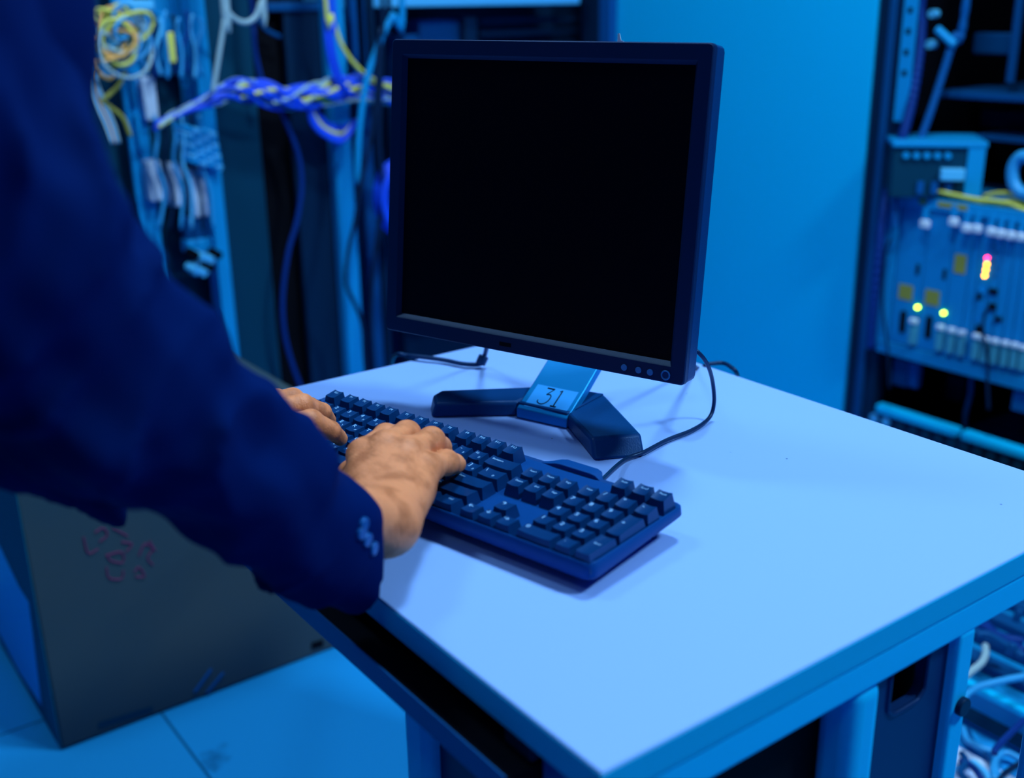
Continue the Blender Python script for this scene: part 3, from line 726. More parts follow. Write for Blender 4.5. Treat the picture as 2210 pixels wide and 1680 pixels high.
def f_torso(P_):
    hips = np.array([-.500, .480, .12]); chest = np.array([-.385, .610, .42]); sh = np.array([-.370, .620, .50])
    d = None
    for s in (-1, -.4, .4, 1):
        c = cone(P_, hips + e1_ * .095 * s, .115, chest + e1_ * .105 * s, .110)
        d = c if d is None else smin(d, c, .06)
    d = smin(d, cone(P_, sh - e1_ * .13, .075, sh + e1_ * .10, .080), .06)
    d = smin(d, cone(P_, sh, .085, sh + np.array([-.02, -.03, .055]), .080), .03)
    # hem, leaning with the body
    ax = np.array([.31, .36, .88]); hem = (np.array([-.49, .49, .225]) - P_) @ ax
    d = np.maximum(d, hem)
    # hanging front panel
    tA, tB, tC, tD, tE = (-.262, .640, .42), (-.270, .690, .092), (-.300, .610, .165), (-.345, .570, .290), (-.290, .520, .48)
    d = smin(d, tri(P_, tA, tB, tC, .010), .02)
    d = smin(d, tri(P_, tA, tC, tD, .012), .03)
    d = smin(d, tri(P_, tA, tD, tE, .014), .03)
    # second sleeve
    d = smin(d, cone(P_, sh - e1_ * .19, .070, (-.47, .72, .24), .058), .03)
    l = cone(P_, (-.47, .72, .24), .056, (-.300, .838, .075), .043)
    l = np.maximum(l, (P_ - np.array([-.293, .846, .07])) @ np.array([.78, .55, -.3]))
    d = smin(d, l, .012)
    # lapels / collar
    d = smin(d, cone(P_, (-.315, .690, .30), .010, (-.335, .66, .55), .014), .01)
    return d + .003 * wob(P_, 50, 1.1)
v1, q1 = surface(f_jacket, (-.40, .36, -.03), (-.055, .82, .62), 0.0036)
v2, q2 = surface(f_torso, (-.74, .28, -.05), (-.12, .92, .64), 0.0085)
vv = np.concatenate([to_room(v) - PO for v in (v1, v2)]); qq = np.concatenate([q1, q2 + len(v1)])
jk = obj('jacket', (vv, qq), 'suit', per, smooth=True)
for px, py in ((783, 1132), (778, 1150), (790, 1165), (804, 1184)):
    c = cw(*[-.1, .72, .04]); d = ray(px, py)
    hit = None
    Pn = np.array([list(CAM + d * t) for t in np.linspace(.55, .95, 800)])
    Po = (Pn - np.array([0, 0, T])) @ np.array(B_)
    val = f_jacket(Po); k = np.argmax(val < 0)
    if val[k] < 0:
        p = Vector(Pn[k]) - per.location; e_ = np.eye(3) * .004
        gr = np.array([f_jacket((Po[k] + e_[i])[None])[0] - f_jacket((Po[k] - e_[i])[None])[0] for i in range(3)])
        nv = (B_ @ Vector(gr)).normalized()
        obj('cuff_button', cyl(p - nv * .001, p + nv * .0026, .0050, 18), 'suit_button', jk, bevel=.001)
def f_shirt(P_):
    hips = np.array([-.500, .480, .10]); chest = np.array([-.385, .610, .42])
    d = smin(cone(P_, hips - e1_ * .08, .097, chest - e1_ * .09, .095), cone(P_, hips + e1_ * .08, .097, chest + e1_ * .085, .095), .06)
    d = smin(d, cone(P_, chest, .08, np.array([-.385, .600, .535]), .074), .04)
    return np.maximum(d, (P_ - np.array([-.385, .60, .575])) @ np.array([.25, .3, .92]))
v, q = surface(f_shirt, (-.70, .33, -.02), (-.18, .80, .64), 0.009)
obj('shirt', (to_room(v) - PO, q), 'shirt', per, smooth=True)
# trousers, shoes, hair
def f_trs(P_):
    d = None
    for s in (-1, 1):
        hp = np.array([-.505, .475, .10]) + e1_ * .09 * s; kn = np.array([-.50, .50, -.28]) + e1_ * .11 * s; an = np.array([-.53, .46, -.68]) + e1_ * .12 * s
        c = smin(cone(P_, hp, .095, kn, .068), cone(P_, kn, .068, an, .055), .03)
        d = c if d is None else smin(d, c, .02)
    return d
v, q = surface(f_trs, (-.78, .25, -.74), (-.25, .72, .22), 0.012)
obj('trousers', (to_room(v) - PO, q), 'suit', per, smooth=True)
for s in (-1, 1):
    an = np.array([-.53, .46, -.70]) + e1_ * .12 * s
    def f_sh(P_): return np.maximum(smin(cone(P_, an - [0, 0, .0], .042, an + e2_ * .16 - [0, 0, .012], .040), cone(P_, an - e2_ * .03, .038, an + [0, 0, .05], .045), .02), -(P_[..., 2] + .7475))
    v, q = surface(f_sh, tuple(an - [.22, .22, .06]), tuple(an + [.24, .24, .1]), .008)
    obj('shoe', (to_room(v) - PO, q), 'shoe', per, smooth=True)
def f_hair(P_):
    Rm = np.stack([e1_, e2_, [0, 0, 1]], 1)
    d = ellipsoid(P_, HC + [0, 0, .045] - e2_ * .008, (.083, .103, .105), Rm)
    return np.maximum(d, -((P_ - (HC + e2_ * .07 + [0, 0, .05])) @ (-e2_ * .6 + np.array([0, 0, .8]))) - .03) + .002 * wob(P_, 160, 0)
v, q = surface(f_hair, tuple(HC - [.16, .16, .16]), tuple(HC + [.16, .16, .2]), .006)
obj('hair', (to_room(v) - PO, q), 'hair', per, smooth=True)


# ------------------------------------------------------------------ cardboard box on the floor
bx = thing('cardboard_box', 'big closed grey-brown cardboard box with red handwriting, on the floor', 'box', (-1.711, 0.310, 0))
obj('carton', box((-0.42, 0, 0.002), (0, 0.525, 0.495)), 'card', bx, bevel=0.004)
obj('side_face', box((-0.419, -0.0012, 0.004), (-0.001, 0.0003, 0.493)), 'card_side', bx)
def onbox(px, py, e=0.0006):
    p = onX(px, py, -1.711 + e) - Vector((-1.711, 0.310, 0)); p.x = e; return p
strokes = [[(180, 1160), (190, 1195), (212, 1185)], [(205, 1150), (222, 1140), (232, 1155), (215, 1170)], [(243, 1140), (262, 1150), (275, 1158)], [(228, 1200), (262, 1192), (265, 1215), (238, 1210), (232, 1200)],
           [(262, 1170), (285, 1175), (272, 1192)], [(300, 1200), (312, 1175), (330, 1185), (318, 1205), (330, 1220)], [(230, 1225), (235, 1248), (262, 1250), (266, 1232)], [(290, 1235), (300, 1225), (312, 1245), (292, 1245)], [(322, 1168), (335, 1190)]]
bm = bmesh.new()
for st in strokes: tube([onbox(*p) for p in st], 0.0016, bm, n=5, sub=3)
obj('handwriting', bm, 'marker_red', bx)
bm = loft([[onbox(*p, e) for p in ((212, 1560), (330, 1524), (330, 1536), (212, 1574))] for e in (0.0003, 0.001)]); obj('printed_bar', bm, 'rack_teal', bx)
bm = bmesh.new()
for a, b in (((420, 1494), (456, 1444)), ((446, 1496), (482, 1452))): tube([onbox(*a), onbox(*b)], 0.003, bm, n=5)
obj('scuff_mark', bm, 'tray_edge', bx)
bm = loft([[onbox(*p, e) for p in ((672, 1388), (698, 1380), (698, 1396), (672, 1404))] for e in (0.0003, 0.001)]); obj('handle_hole', bm, 'black', bx)
def onside(px, py, e=0.0016):
    p = onY(px, py, 0.310 - e) - Vector((-1.711, 0.310, 0)); p.y = -e; return p
bm = loft([[onside(*p, e) for p in ((-60, 1060), (0, 1180), (40, 1265), (62, 1300), (70, 1360), (90, 1525), (40, 1450), (0, 1372), (-60, 1270))] for e in (0.0014, 0.0024)])
obj('packing_tape', bm, 'tape', bx)

# ------------------------------------------------------------------ rack row facing the table (Y = YA)
YA = 2.25
def A(px, py, y=YA): return onY(px, py, y)
def blk(name, lo, hi, mat, parent, bev=0.0):
    p = parent.location if parent else Vector((0, 0, 0))
    return obj(name, box([a - b for a, b in zip(lo, p)], [a - b for a, b in zip(hi, p)]), mat, parent, bevel=bev)
# closed cabinet with a plain pale-blue door
dx0, dx1 = A(1325, 440).x, A(1857, 440).x
cab_ = thing('equipment_cabinet', 'tall closed cabinet with a plain bright blue door behind the monitor', 'cabinet', ((dx0 + dx1) / 2, YA, 0))
blk('door', (dx0, YA, 0.03), (dx1, YA + .02, 2.2), 'door_blue', cab_, .002)
blk('carcass', (dx0 + .002, YA + .022, 0), (dx1 - .002, YA + .62, 2.22), 'rack_dark', cab_)
cp0, cp1 = A(1293, 60, YA - .02).x, A(1258, 60, YA - .02).x
cpost = thing('corner_post', 'dark blue corner post left of the bright cabinet door', 'post', ((cp0 + cp1) / 2, YA, 0))
blk('post', (cp1, YA - .02, 0), (cp0 - .002, YA + .05, 2.3), 'rack_dark', cpost, .003)
blk('trim_strip', (cp0, YA - .02, 0), (dx0 - .004, YA + .015, 2.3), 'tray_edge', cpost, .002)
# open equipment rack with the sub-rack
rx0 = A(1858, 440).x
ra = thing('open_rack', 'open dark equipment rack holding a light card chassis, right of the blue door', 'rack', (rx0 + .4, YA, 0))
RX1 = onY(1850 + 225 / 3.36, 350 + 700 / 3.36, YA).x + .60
xs = [A(p, 440).x for p in (1858, 1882, 1896, 1921)]
blk('post', (xs[0] + .002, YA, 0), (xs[1], YA + .05, 2.3), 'rack_dark', ra, .004)
blk('edge_strip', (xs[1] + .001, YA - .004, 0), (xs[2], YA + .03, 2.3), 'rack_mid', ra, .003)
blk('post', (xs[2] + .001, YA + .008, 0), (xs[3], YA + .05, 2.3), 'rack_dark', ra, .004)
YR = YA - .005
r0, r1 = onY(1934, 200, YR).x, onY(1961, 200, YR).x
rl = blk('mounting_rail', (r0, YR, 0.9), (r1, YR + .006, 2.3), 'rack_light', ra)
for k in range(26): 
    z = 1.0 + k * 0.0445
    obj('rail_hole', box((-.006 + (r0 + r1) / 2 - ra.location.x, YR - .0006 - YA, z), (.006 + (r0 + r1) / 2 - ra.location.x, YR + .001 - YA, z + .012)), 'black', rl)
blk('back_wall', (rx0 + .02, YA + .80, 0), (RX1, YA + .82, 2.3), 'black', ra)
blk('side_wall', (rx0 + .004, YA + .06, 0), (rx0 + .02, YA + .80, 2.3), 'black', ra)
blk('top_cover', (rx0 + .004, YA, 2.3), (RX1, YA + .82, 2.32), 'rack_dark', ra)
blk('post', (RX1 - .05, YA, 0), (RX1, YA + .05, 2.3), 'rack_dark', ra, .004)
# bottom rails and the vent strip with its round holes
zb1 = A(1980, 908).z
for a, b in ((1893, 2067), (2077, 2330)):
    pa, pb_ = A(a, 874 + (a - 1893) * .305), A(b, 874 + (b - 1893) * .305)
    if b > 2200: pb_.x = RX1 - .052
    blk('bottom_bar', (pa.x, YA - .008, zb1 - .011), (pb_.x, YA + .02, zb1 + .011), 'rack_mid' if False else 'door_blue', ra, .005)
blk('side_wall', (RX1 - .015, YA + .051, 0), (RX1, YA + .80, 2.3), 'black', ra)
blk('sill', (rx0 + .06, YA + .004, 0.0), (RX1 - .051, YA + .03, zb1 - .013), 'rack_dark', ra)
vs = [onY(1820 + x / 5.667, 820 + y / 5.667, YA) for x, y in ((375, 470), (520, 515), (700, 565), (855, 620), (1010, 665), (1165, 715), (1325, 770), (1480, 815), (1645, 870), (1810, 930), (1975, 985), (2140, 1040), (2310, 1095))]
for i, c in enumerate(vs):
    c = c - ra.location
    obj('vent_stud', cyl((c.x, -.002, c.z), (c.x, .006, c.z), .0115, 14), 'module' if i < 2 else 'rack_teal', ra)

def z6(x, y, dy=0.0): return onY(1850 + x / 3.36, 350 + y / 3.36, YA + dy)
ch = thing('card_chassis', 'light blue card chassis full of plug-in boards with lit indicators', 'chassis', (z6(230, 700).x + .24, YA, z6(230, 1370).z))
cx0 = z6(225, 700).x; cz0, cz1 = z6(135, 1330).z, z6(320, 240).z
def cb(name, x0, z0, x1, z1, y0, y1, mat, bev=0, parent=ch):
    q = ch.location if parent == ch else ch.location
    return obj(name, box((x0 - q.x, y0 - q.y, z0 - q.z), (x1 - q.x, y1 - q.y, z1 - q.z)), mat, parent, bevel=bev)
cb('shell', cx0, cz0, cx0 + .52, cz1, YA + .006, YA + .30, 'chassis', .002)
cb('top_flange', cx0 - .006, cz1 - .022, cx0 + .53, cz1 + .004, YA - .008, YA + .02, 'rack_light', .002)
cb('bottom_flange', cx0 - .006, cz0 - .012, cx0 + .53, cz0 + .018, YA - .006, YA + .02, 'chassis', .002)
cb('ear', cx0 - .012, cz0, cx0 + .020, cz1, YA - .002, YA + .006, 'rack_light', .001)
for xa_, xb_ in ((rx0 + .021, cx0 + .03), (cx0 + .49, RX1 - .016)):
    blk('chassis_bracket', (xa_, YA + .03, cz0 - .018), (xb_, YA + .33, cz0 - .0125), 'rack_dark', ra)
seams = [z6(x, 620).x for x in (300, 500, 695, 830, 900, 985, 1060, 1140, 1215, 1290)]
seams += [seams[-1] + .024 * (k + 1) for k in range(9)]
cards = []
for i, (a, b) in enumerate(zip(seams[:-1], seams[1:])):
    if b > cx0 + .52: break
    c = cb('circuit_card', a + .0012, cz0 + .02, b - .0012, cz1 - .024, YA - .001, YA + .008, 'chassis_b', .001); cards.append(c)
def onch(x, y, w, h, name, mat, parent=ch, dy=-.004, th=.004, bev=0):
    c = z6(x, y, dy); w_ = z6(x + w / 2, y).x - z6(x - w / 2, y).x; h_ = z6(x, y - h / 2).z - z6(x, y + h / 2).z
    q = ch.location
    return obj(name, box((c.x - w_ / 2 - q.x, c.y - q.y, c.z - h_ / 2 - q.z), (c.x + w_ / 2 - q.x, c.y + th - q.y, c.z + h_ / 2 - q.z)), mat, parent, bevel=bev)
for x, y in ((492, 395), (700, 380), (795, 425), (868, 430), (972, 450), (1042, 465), (1115, 478), (1190, 490)):
    lv = onch(x, y - 15, 42, 110, 'lever', 'rack_light', dy=-.010, th=.006, bev=.001)
    lt_ = onch(x - 12, y + 58, 66, 62, 'latch_tip', 'latch', lv, dy=-.022, th=.012, bev=.004)
for x, y in ((395, 1245), (590, 1290), (670, 1310), (745, 1330), (850, 1355), (915, 1375), (985, 1390), (1060, 1405), (1128, 1420), (1192, 1438)):
    ej = onch(x, y, 52, 165, 'ejector', 'ejector', dy=-.014, th=.012, bev=.002)
    onch(x + 4, y - 88, 50, 34, 'ejector_tip', 'latch', ej, dy=-.018, th=.012, bev=.002)
for x, y, w, h in ((350, 945, 100, 108), (542, 985, 104, 110), (745, 740, 84, 138)): onch(x, y, w, h, 'warning_label', 'label_yellow', dy=-.0025, th=.0012)
onch(475, 288, 55, 34, 'yellow_strip', 'label_yellow', dy=-.0095, th=.001); onch(690, 318, 215, 38, 'yellow_strip', 'label_yellow', dy=-.0095, th=.001)
for x, y in ((437, 780), (632, 815)): onch(x, y, 24, 78, 'slot', 'black', dy=-.0025, th=.001, bev=.0)
for x, y in ((328, 1160), (515, 1200)):
    c = z6(x, y, -.003) - ch.location
    obj('handle_slot', loft([[(c.x + .0085 * math.cos(a), c.y + e, c.z + (.0195 if math.sin(a) > 0 else -.0195) + .0085 * math.sin(a)) for a in [i * math.pi / 9 for i in range(18)]] for e in (0, .002)]), 'black', ch)
def led(x, y, mat, r=.0034):
    c = z6(x, y, -.006) - ch.location
    obj('indicator', cyl(c, c + Vector((0, .006, 0)), r, 12), mat, ch)
led(432, 1055, 'led_green'); led(621, 1097, 'led_green'); led(938, 698, 'led_red')
for x, y in ((935, 742), (928, 782), (920, 825)): led(x, y, 'led_amber')
random.seed(3)
for x, y in ((985, 610), (1000, 660), (990, 720), (1005, 770), (995, 825)): onch(x, y, 16, 22, 'socket', 'rack_mid', dy=-.004, th=.003)
for x, y, w, h in ((880, 980, 28, 46), (982, 940, 60, 40), (975, 1052, 55, 52), (880, 1215, 50, 60), (1020, 1140, 50, 30)): onch(x, y, w, h, 'port', 'black', dy=-.005, th=.004)
for x, y in ((890, 925), (905, 945), (885, 1035), (895, 1085), (880, 1130), (905, 1170)): onch(x, y, 18, 18, 'socket', 'rack_light', dy=-.005, th=.004)
def cordA(label, pts, r, mat, y=YA - .03, name='cable', cat='cable', group=None, sub=6, n=8):
    return tag(obj(name, tube([onY(*p[:2], y if len(p) < 3 else p[2]) for p in pts], r, n=n, sub=sub), mat, smooth=True), label, cat, group)
Z6 = lambda x, y: (1850 + x / 3.36, 350 + y / 3.36)
Z4 = lambda x, y: (1800 + x / 2.4, y / 2.4)
cordA('thin dark cord plugged low into the card chassis, dropping past its bottom edge', [Z6(955, 1060), Z6(925, 1110), Z6(912, 1200), Z6(930, 1330), Z6(950, 1460), Z6(945, 1600), Z6(955, 1800)], .0035, 'cord_dark')
cordA('thin dark cord running down the left ear of the card chassis', [Z6(235, 560), Z6(200, 700), Z6(185, 1000), Z6(205, 1220), Z6(225, 1400), Z6(235, 1640)], .003, 'cord_dark')
# corrugated conduits
def corr(base): return lambda t: base * (1 + .10 * math.sin(t * 2 * math.pi * 62))
def conduit(label, pts, r, mat):
    Q_ = [onY(*p[:2], p[2]) for p in pts]
    Q_.insert(0, Q_[0] + Vector((0, 0, .9)))
    P_ = smoothpath(Q_, 14)
    o = obj('conduit', tube([tuple(p) for p in P_], corr(r), n=10, sub=3), mat, smooth=True)
    return tag(o, label, 'conduit')
conduit('long dark corrugated conduit beside the perforated mounting rail', [(*Z4(458, -60), YA + .04), (*Z4(452, 120), YA + .035), (*Z4(435, 330), YA + .02), (*Z4(395, 560), YA + .0), (*Z4(345, 740), YA - .015), (*Z4(290, 940), YA + .02), (*Z4(255, 1100), YA - .02), (*Z4(232, 1300), YA - .03), (*Z4(205, 1560), YA - .03), (*Z4(190, 1800), YA - .02)], .011, 'cord_navy')
conduit('lighter corrugated conduit bending down to the chassis corner', [(*Z4(690, -30), YA + .10), (*Z4(620, 200), YA + .08), (*Z4(545, 440), YA + .06), (*Z4(485, 620), YA + .04), (*Z4(425, 770), YA + .02), (*Z4(345, 925), YA - .02), (*Z4(315, 1010), YA - .03), (*Z4(312, 1170), YA - .03)], .0085, 'tray_edge')
# things above and under the chassis
sh = tag(obj('equipment_shelf', box((onY(2068, 190, YA + .2).x, YA + .12, onY(2068, 197, YA + .12).z - .016), (RX1 - .02, YA + .5, onY(2068, 197, YA + .12).z)), 'rack_mid', bevel=.003), 'plain metal shelf jutting into the rack near the upper right', 'shelf')
c = onY(2118, 400, YA + .05)
db = thing('power_unit', 'metal box with a row of terminals sitting above the card chassis', 'power unit', (c.x, YA + .05, cz1 + .006), (0, 0, math.radians(42)))
ztop = onY(2118, 318, YA + .05).z - cz1 - .006
obj('housing', box((-.19, .004, .0), (0, .16, ztop)), 'rack_teal', db, bevel=.002)
obj('lid', box((-.195, -.004, ztop), (.004, .165, ztop + .012)), 'rack_light', db, bevel=.002)
obj('corner_strut', box((-.035, -.002, 0), (.0, .004, ztop)), 'rack_light', db)
for k in range(5): obj('terminal', cyl((-.165 + k * .022, -.006, ztop - .018), (-.165 + k * .022, .004, ztop - .018), .007, 12), 'rack_light', db)
obj('connector_block', box((-.09, -.02, ztop - .07), (-.04, .004, ztop - .045)), 'module', db, bevel=.002)
for k in range(3): obj('fin', box((-.135 + k * .03, -.006, .01), (-.122 + k * .03, .004, ztop - .075)), 'tray_edge', db)
obj('data_plate', box((.0, .03, ztop * .35), (.003, .12, ztop - .02)), 'rack_mid', db)
tag(obj('metal_pipe', cyl(onY(2201, -30, YA + .15) + Vector((0, 0, 1.1)), onY(2180, 178, YA + .15), .010, 12), 'rack_mid'), 'thin vertical metal pipe above the jutting rack shelf', 'pipe')
for (x, y, r_, lb) in ((503, 72, .009, 'upper'), (492, 230, .010, 'lower')):
    p = onY(*Z4(x, y), YA + .06); tag(obj('bolt_head', cyl(p, p + Vector((0, .02, 0)), r_, 12), 'module'), 'shiny bolt head beside the mounting rail, %s one of the pair' % lb, 'bolt')
tag(obj('metal_pin', cyl(onY(*Z4(535, 152), YA + .07), onY(*Z4(625, 235), YA + .07), .0095, 10), 'rack_light'), 'short shiny metal pin slanting inside the rack', 'pin')
p0, p1 = onY(*Z4(725, 170), YA + .26), onY(*Z4(905, 285), YA + .26)
tag(obj('terminal_block', box((p0.x, YA + .26, p1.z), (p1.x, YA + .30, p0.z)), 'rack_mid', bevel=.004), 'dim terminal block deep in the rack, upper right', 'block')
p0, p1 = onY(*Z4(760, 560), YA + .3), onY(*Z4(1000, 680), YA + .3)
tag(obj('dark_device', box((p0.x, YA + .3, p1.z), (p1.x + .1, YA + .4, p0.z)), 'rack_dark', bevel=.004), 'dark device deep in the rack under the shelf', 'device')
p0 = onY(*Z4(800, 700), YA + .2)
tag(obj('metal_tray', box((p0.x, YA + .15, p0.z - .006), (p0.x + .4, YA + .5, p0.z + .006)), 'rack_mid', bevel=.002), 'thin metal tray just behind the terminal box', 'tray')
ring_ = [Z4(984 + 60, 815), Z4(970, 812), Z4(935, 850), Z4(925, 905), Z4(935, 960), Z4(975, 1000), Z4(1040, 1010)]
cordA('thick pale cable loop at the right edge above the chassis', [(*p, YA + .0) for p in ring_], .013, 'cord_cyan', name='cable', cat='cable')
zt_ = YA - .0
ycord = [[(540, 992), (620, 1010), (720, 1030), (800, 1040), (900, 1052), (984, 1085), (1060, 1100)], [(560, 1005), (660, 1022), (760, 1050), (860, 1048), (940, 1040), (1010, 1062)], [(780, 1015), (860, 1000), (940, 1008), (1040, 1030)], [(545, 985), (640, 1018), (790, 1050), (930, 1062), (1040, 1082)]]
for i, c in enumerate(ycord):
    cordA(None, [(*Z4(*p), YA - .004 + .012 * i) for p in c], .0045, 'cord_yellow')
    o = bpy.context.scene.objects[-1]
for yk, o in enumerate([o for o in bpy.data.objects if o.type == 'MESH' and o.name.split('.')[0] == 'cable' and o.data.materials[0].name == 'yellow_cord']):
    tag(o, '%s yellow patch cord from the front on the top edge of the card chassis' % ORD[yk], 'cord', 'yellow cords on top of the card chassis')
for i, c in enumerate(([(385, 942), (430, 918), (470, 890), (500, 872)], [(392, 950), (440, 930), (500, 885)])):
    cordA('blue wire end sticking up left of the terminal box', [(*Z4(*p), YA + .02 + .01 * i) for p in c], .005, 'cord_blue', group='blue wire ends left of the terminal box')
cordA('short blue wire lying on the left end of the chassis top', [(*Z4(*p), YA + .01) for p in ((430, 985), (490, 975), (530, 995))], .007, 'cord_blue')
# hanging bits below
Z5 = lambda x, y: (1800 + x / 3.652, 600 + y / 3.652)
def rect5(name, x0, y0, x1, y1, mat, lab, cat, y=YA + .05, d=.02):
    p0, p1 = onY(*Z5(x0, y0), y), onY(*Z5(x1, y1), y); return tag(obj(name, box((p0.x, y, p1.z), (p1.x, y + d, p0.z)), mat, bevel=.004), lab, cat)
rect5('plug', 465, 620, 565, 870, 'rack_mid', 'pale plug block hanging under the chassis at its left end', 'plug')
rect5('plug', 590, 650, 650, 880, 'tray_edge', 'darker plug block hanging beside the pale one under the chassis', 'plug')
rect5('junction_box', 890, 760, 1000, 990, 'rack_dark', 'dim junction box below the middle of the chassis', 'box', YA + .2)
rect5('white_panel', 1410, 880, 1700, 1130, 'chassis', 'pale panel under the chassis at the right edge', 'panel', YA + .03)
cordA('dim cord hanging straight down below the chassis middle', [Z5(1085, 770), Z5(1075, 920), Z5(1040, 1060), Z5(1030, 1200)], .006, 'rack_mid', y=YA + .08)

# ------------------------------------------------------------------ rack row on the left (faces +X, X = XL)
XL = -2.55
def Lx(px, py, x=XL): return onX(px, py, x)
def lbox(name, pa, pb_, z0, z1, mat, parent, dx=0.0, th=.05, bev=.003, ymid=400):
    a, b = Lx(pa, ymid, XL + dx), Lx(pb_, ymid, XL + dx); q = parent.location if parent else Vector((0, 0, 0))
    return obj(name, box((XL + dx - th - q.x, a.y - q.y, z0 - q.z), (XL + dx - q.x, b.y - q.y, z1 - q.z)), mat, parent, bevel=bev)
ya, yb = Lx(140, 350).y, Lx(480, 350).y
rc = thing('wiring_rack', 'light steel wiring rack crowded with modules and wires, left of the dark panels', 'rack', (XL, (ya + yb) / 2, 0))
lbox('post', 446, 476, 0, 2.3, 'rack_light', rc, ymid=350, th=.06)
lbox('post', 100, 130, 0, 2.3, 'rack_light', rc, ymid=350, th=.06)
lbox('back_plate', 135, 446, 0.02, 2.3, 'rack_teal', rc, dx=-.12, th=.01, ymid=350)
lbox('backing_strip', 285, 330, 0.1, 2.3, 'rack_light', rc, dx=-.06, th=.015, ymid=350)
lbox('backing_strip', 395, 440, 0.9, 2.3, 'rack_light', rc, dx=-.08, th=.015, ymid=200)
lbox('backing_strip', 348, 392, 1.02, 2.3, 'chassis', rc, dx=-.09, th=.015, ymid=200)
ZR = lambda x, y: (150 + x / 2.584, y / 2.584)
def mod(x0, y0, x1, y1, mat, name, label, cat, dx=-.03, th=.04, group=None):
    a, b = Lx(*ZR(x0, y0), XL + dx), Lx(*ZR(x1, y1), XL + dx)
    return tag(obj(name, box((XL + dx - th, a.y, b.z), (XL + dx, b.y, a.z)), mat, bevel=.005), label, cat, group)
mod(400, 430, 505, 670, 'white', 'relay_module', 'tall pale relay module in the middle of the wiring rack', 'module')
mod(335, 420, 385, 600, 'chassis', 'relay_module', 'narrow blue relay module left of the tall pale one', 'module', dx=-.04)
mod(365, 640, 420, 850, 'rack_light', 'relay_module', 'narrow module under the pale relay module', 'module', dx=-.04)
mod(430, 900, 535, 1120, 'white', 'terminal_cover', 'pale terminal cover plate, left one below the wires', 'cover', dx=-.02)
mod(545, 915, 650, 1150, 'white', 'terminal_cover', 'pale terminal cover plate, middle one below the wires', 'cover', dx=-.02)
mod(668, 950, 795, 1205, 'white', 'terminal_cover', 'pale terminal cover plate, right one beside the steel post', 'cover', dx=-.02)
mod(640, 1215, 800, 1335, 'rack_mid', 'blank_plate', 'plain darker blue plate under the terminal covers', 'plate', dx=-.03)
mod(650, 1345, 830, 1395, 'rack_light', 'terminal_rail', 'light terminal rail low on the wiring rack', 'rail', dx=-.02)
mod(690, 1480, 790, 1530, 'module', 'terminal_rail', 'short pale rail at the bottom of the wiring rack view', 'rail', dx=-.02)
mod(280, 0, 480, 60, 'module', 'patch_module', 'pale patch module at the top of the wiring rack', 'module', dx=-.02)
mod(500, 70, 560, 240, 'rack_light', 'patch_module', 'blue patch module below the top pale one', 'module', dx=-.05)
mod(640, 200, 760, 330, 'rack_light', 'patch_module', 'blue patch module next to the steel post near the top', 'module', dx=-.05)
mod(655, 480, 790, 570, 'rack_light', 'patch_module', 'blue patch module behind the blue cable bundle', 'module', dx=-.05)
mod(545, 180, 600, 350, 'cord_yellow', 'yellow_tag', 'bright yellow tag hanging among the patch wires', 'tag', dx=.01, th=.006)
random.seed(11)
def vec_jit(s): return Vector((random.uniform(-s, s), random.uniform(-s, s), random.uniform(-s, s)))
# rows of connector plugs (grouped)
pc = 0
for r_ in range(7):
    for k in range(4):
        x, y = 600 + k * 44 + r_ * 6, 700 + r_ * 30 + k * 10
        a = Lx(*ZR(x, y), XL + .0); b = a + Vector((.03, .022, -.010))
        tag(obj('connector_plug', cyl(a, b, .0075, 8), 'module' if (r_ + k) % 2 else 'rack_light'), 'small pale connector plug in the dense block under the cable bundle', 'plug', 'connector plugs in the wiring rack')
for k in range(7):
    x, y = 660 + (k % 4) * 42, 1400 + (k // 4) * 70 + (k % 3) * 14
    a = Lx(*ZR(x, y), XL + .0)
    tag(obj('connector_plug', cyl(a, a + Vector((.03, .01, -.008)), .010, 8), 'module' if k % 3 else 'black'), 'small connector plug on the low terminal rail', 'plug', 'connector plugs on the low terminal rail')
# the knot of coloured cords
cen = Lx(232, 92, XL + .05)
for k in range(24):
    r1_, r2_ = random.uniform(.02, .065), random.uniform(.02, .065); c = cen + Vector((random.uniform(-.03, .03), random.uniform(-.02, .05), random.uniform(-.03, .03)))
    t1, t2 = Vector((random.uniform(-.4, .4), 1, random.uniform(-.5, .5))).normalized(), Vector((random.uniform(-.4, .4), random.uniform(-.5, .5), 1)).normalized()
    pts = [c + t1 * r1_ * math.cos(a) + t2 * r2_ * math.sin(a) for a in [i * 2 * math.pi / 10 for i in range(11)]]
    tag(obj('patch_cable', tube(pts, .0042, n=6, sub=3), ['cord_yellow', 'cord_yellow', 'module', 'cord_orange', 'cord_pale', 'cord_cyan'][k % 6], smooth=True), 'coiled patch cord in the yellowish knot at the upper left', 'cord', 'coiled cords in the yellowish knot')
def cordL(label, pts, r, mat, dx=.04, group=None, name='cable', sub=5):
    P_ = [Lx(p[0], p[1], XL + (dx if len(p) < 3 else p[2])) for p in pts]
    if pts[0][1] <= -30: P_.insert(0, P_[0] + Vector((0, .01, 1.1)))
    if pts[-1][1] <= -30: P_.append(P_[-1] + Vector((0, .01, 1.1)))
    return tag(obj(name, tube(P_, r, n=7, sub=sub), mat, smooth=True), label, 'cable', group)
def Zr(*l): return [ZR(*p) for p in l]
for k in range(5):
    o_ = k * 12
    cordL('%s thin cord from the left falling from the coiled knot' % ORD[k], Zr((120 + o_, 330), (100 + o_, 430), (130 + o_ * 1.3, 560), (190 + o_ * 1.2, 690), (230 + o_, 800)), .0035, ['cord_pale', 'cord_cyan', 'cord_orange', 'cord_cyan', 'cord_pale'][k], group='thin cords falling from the coiled knot')
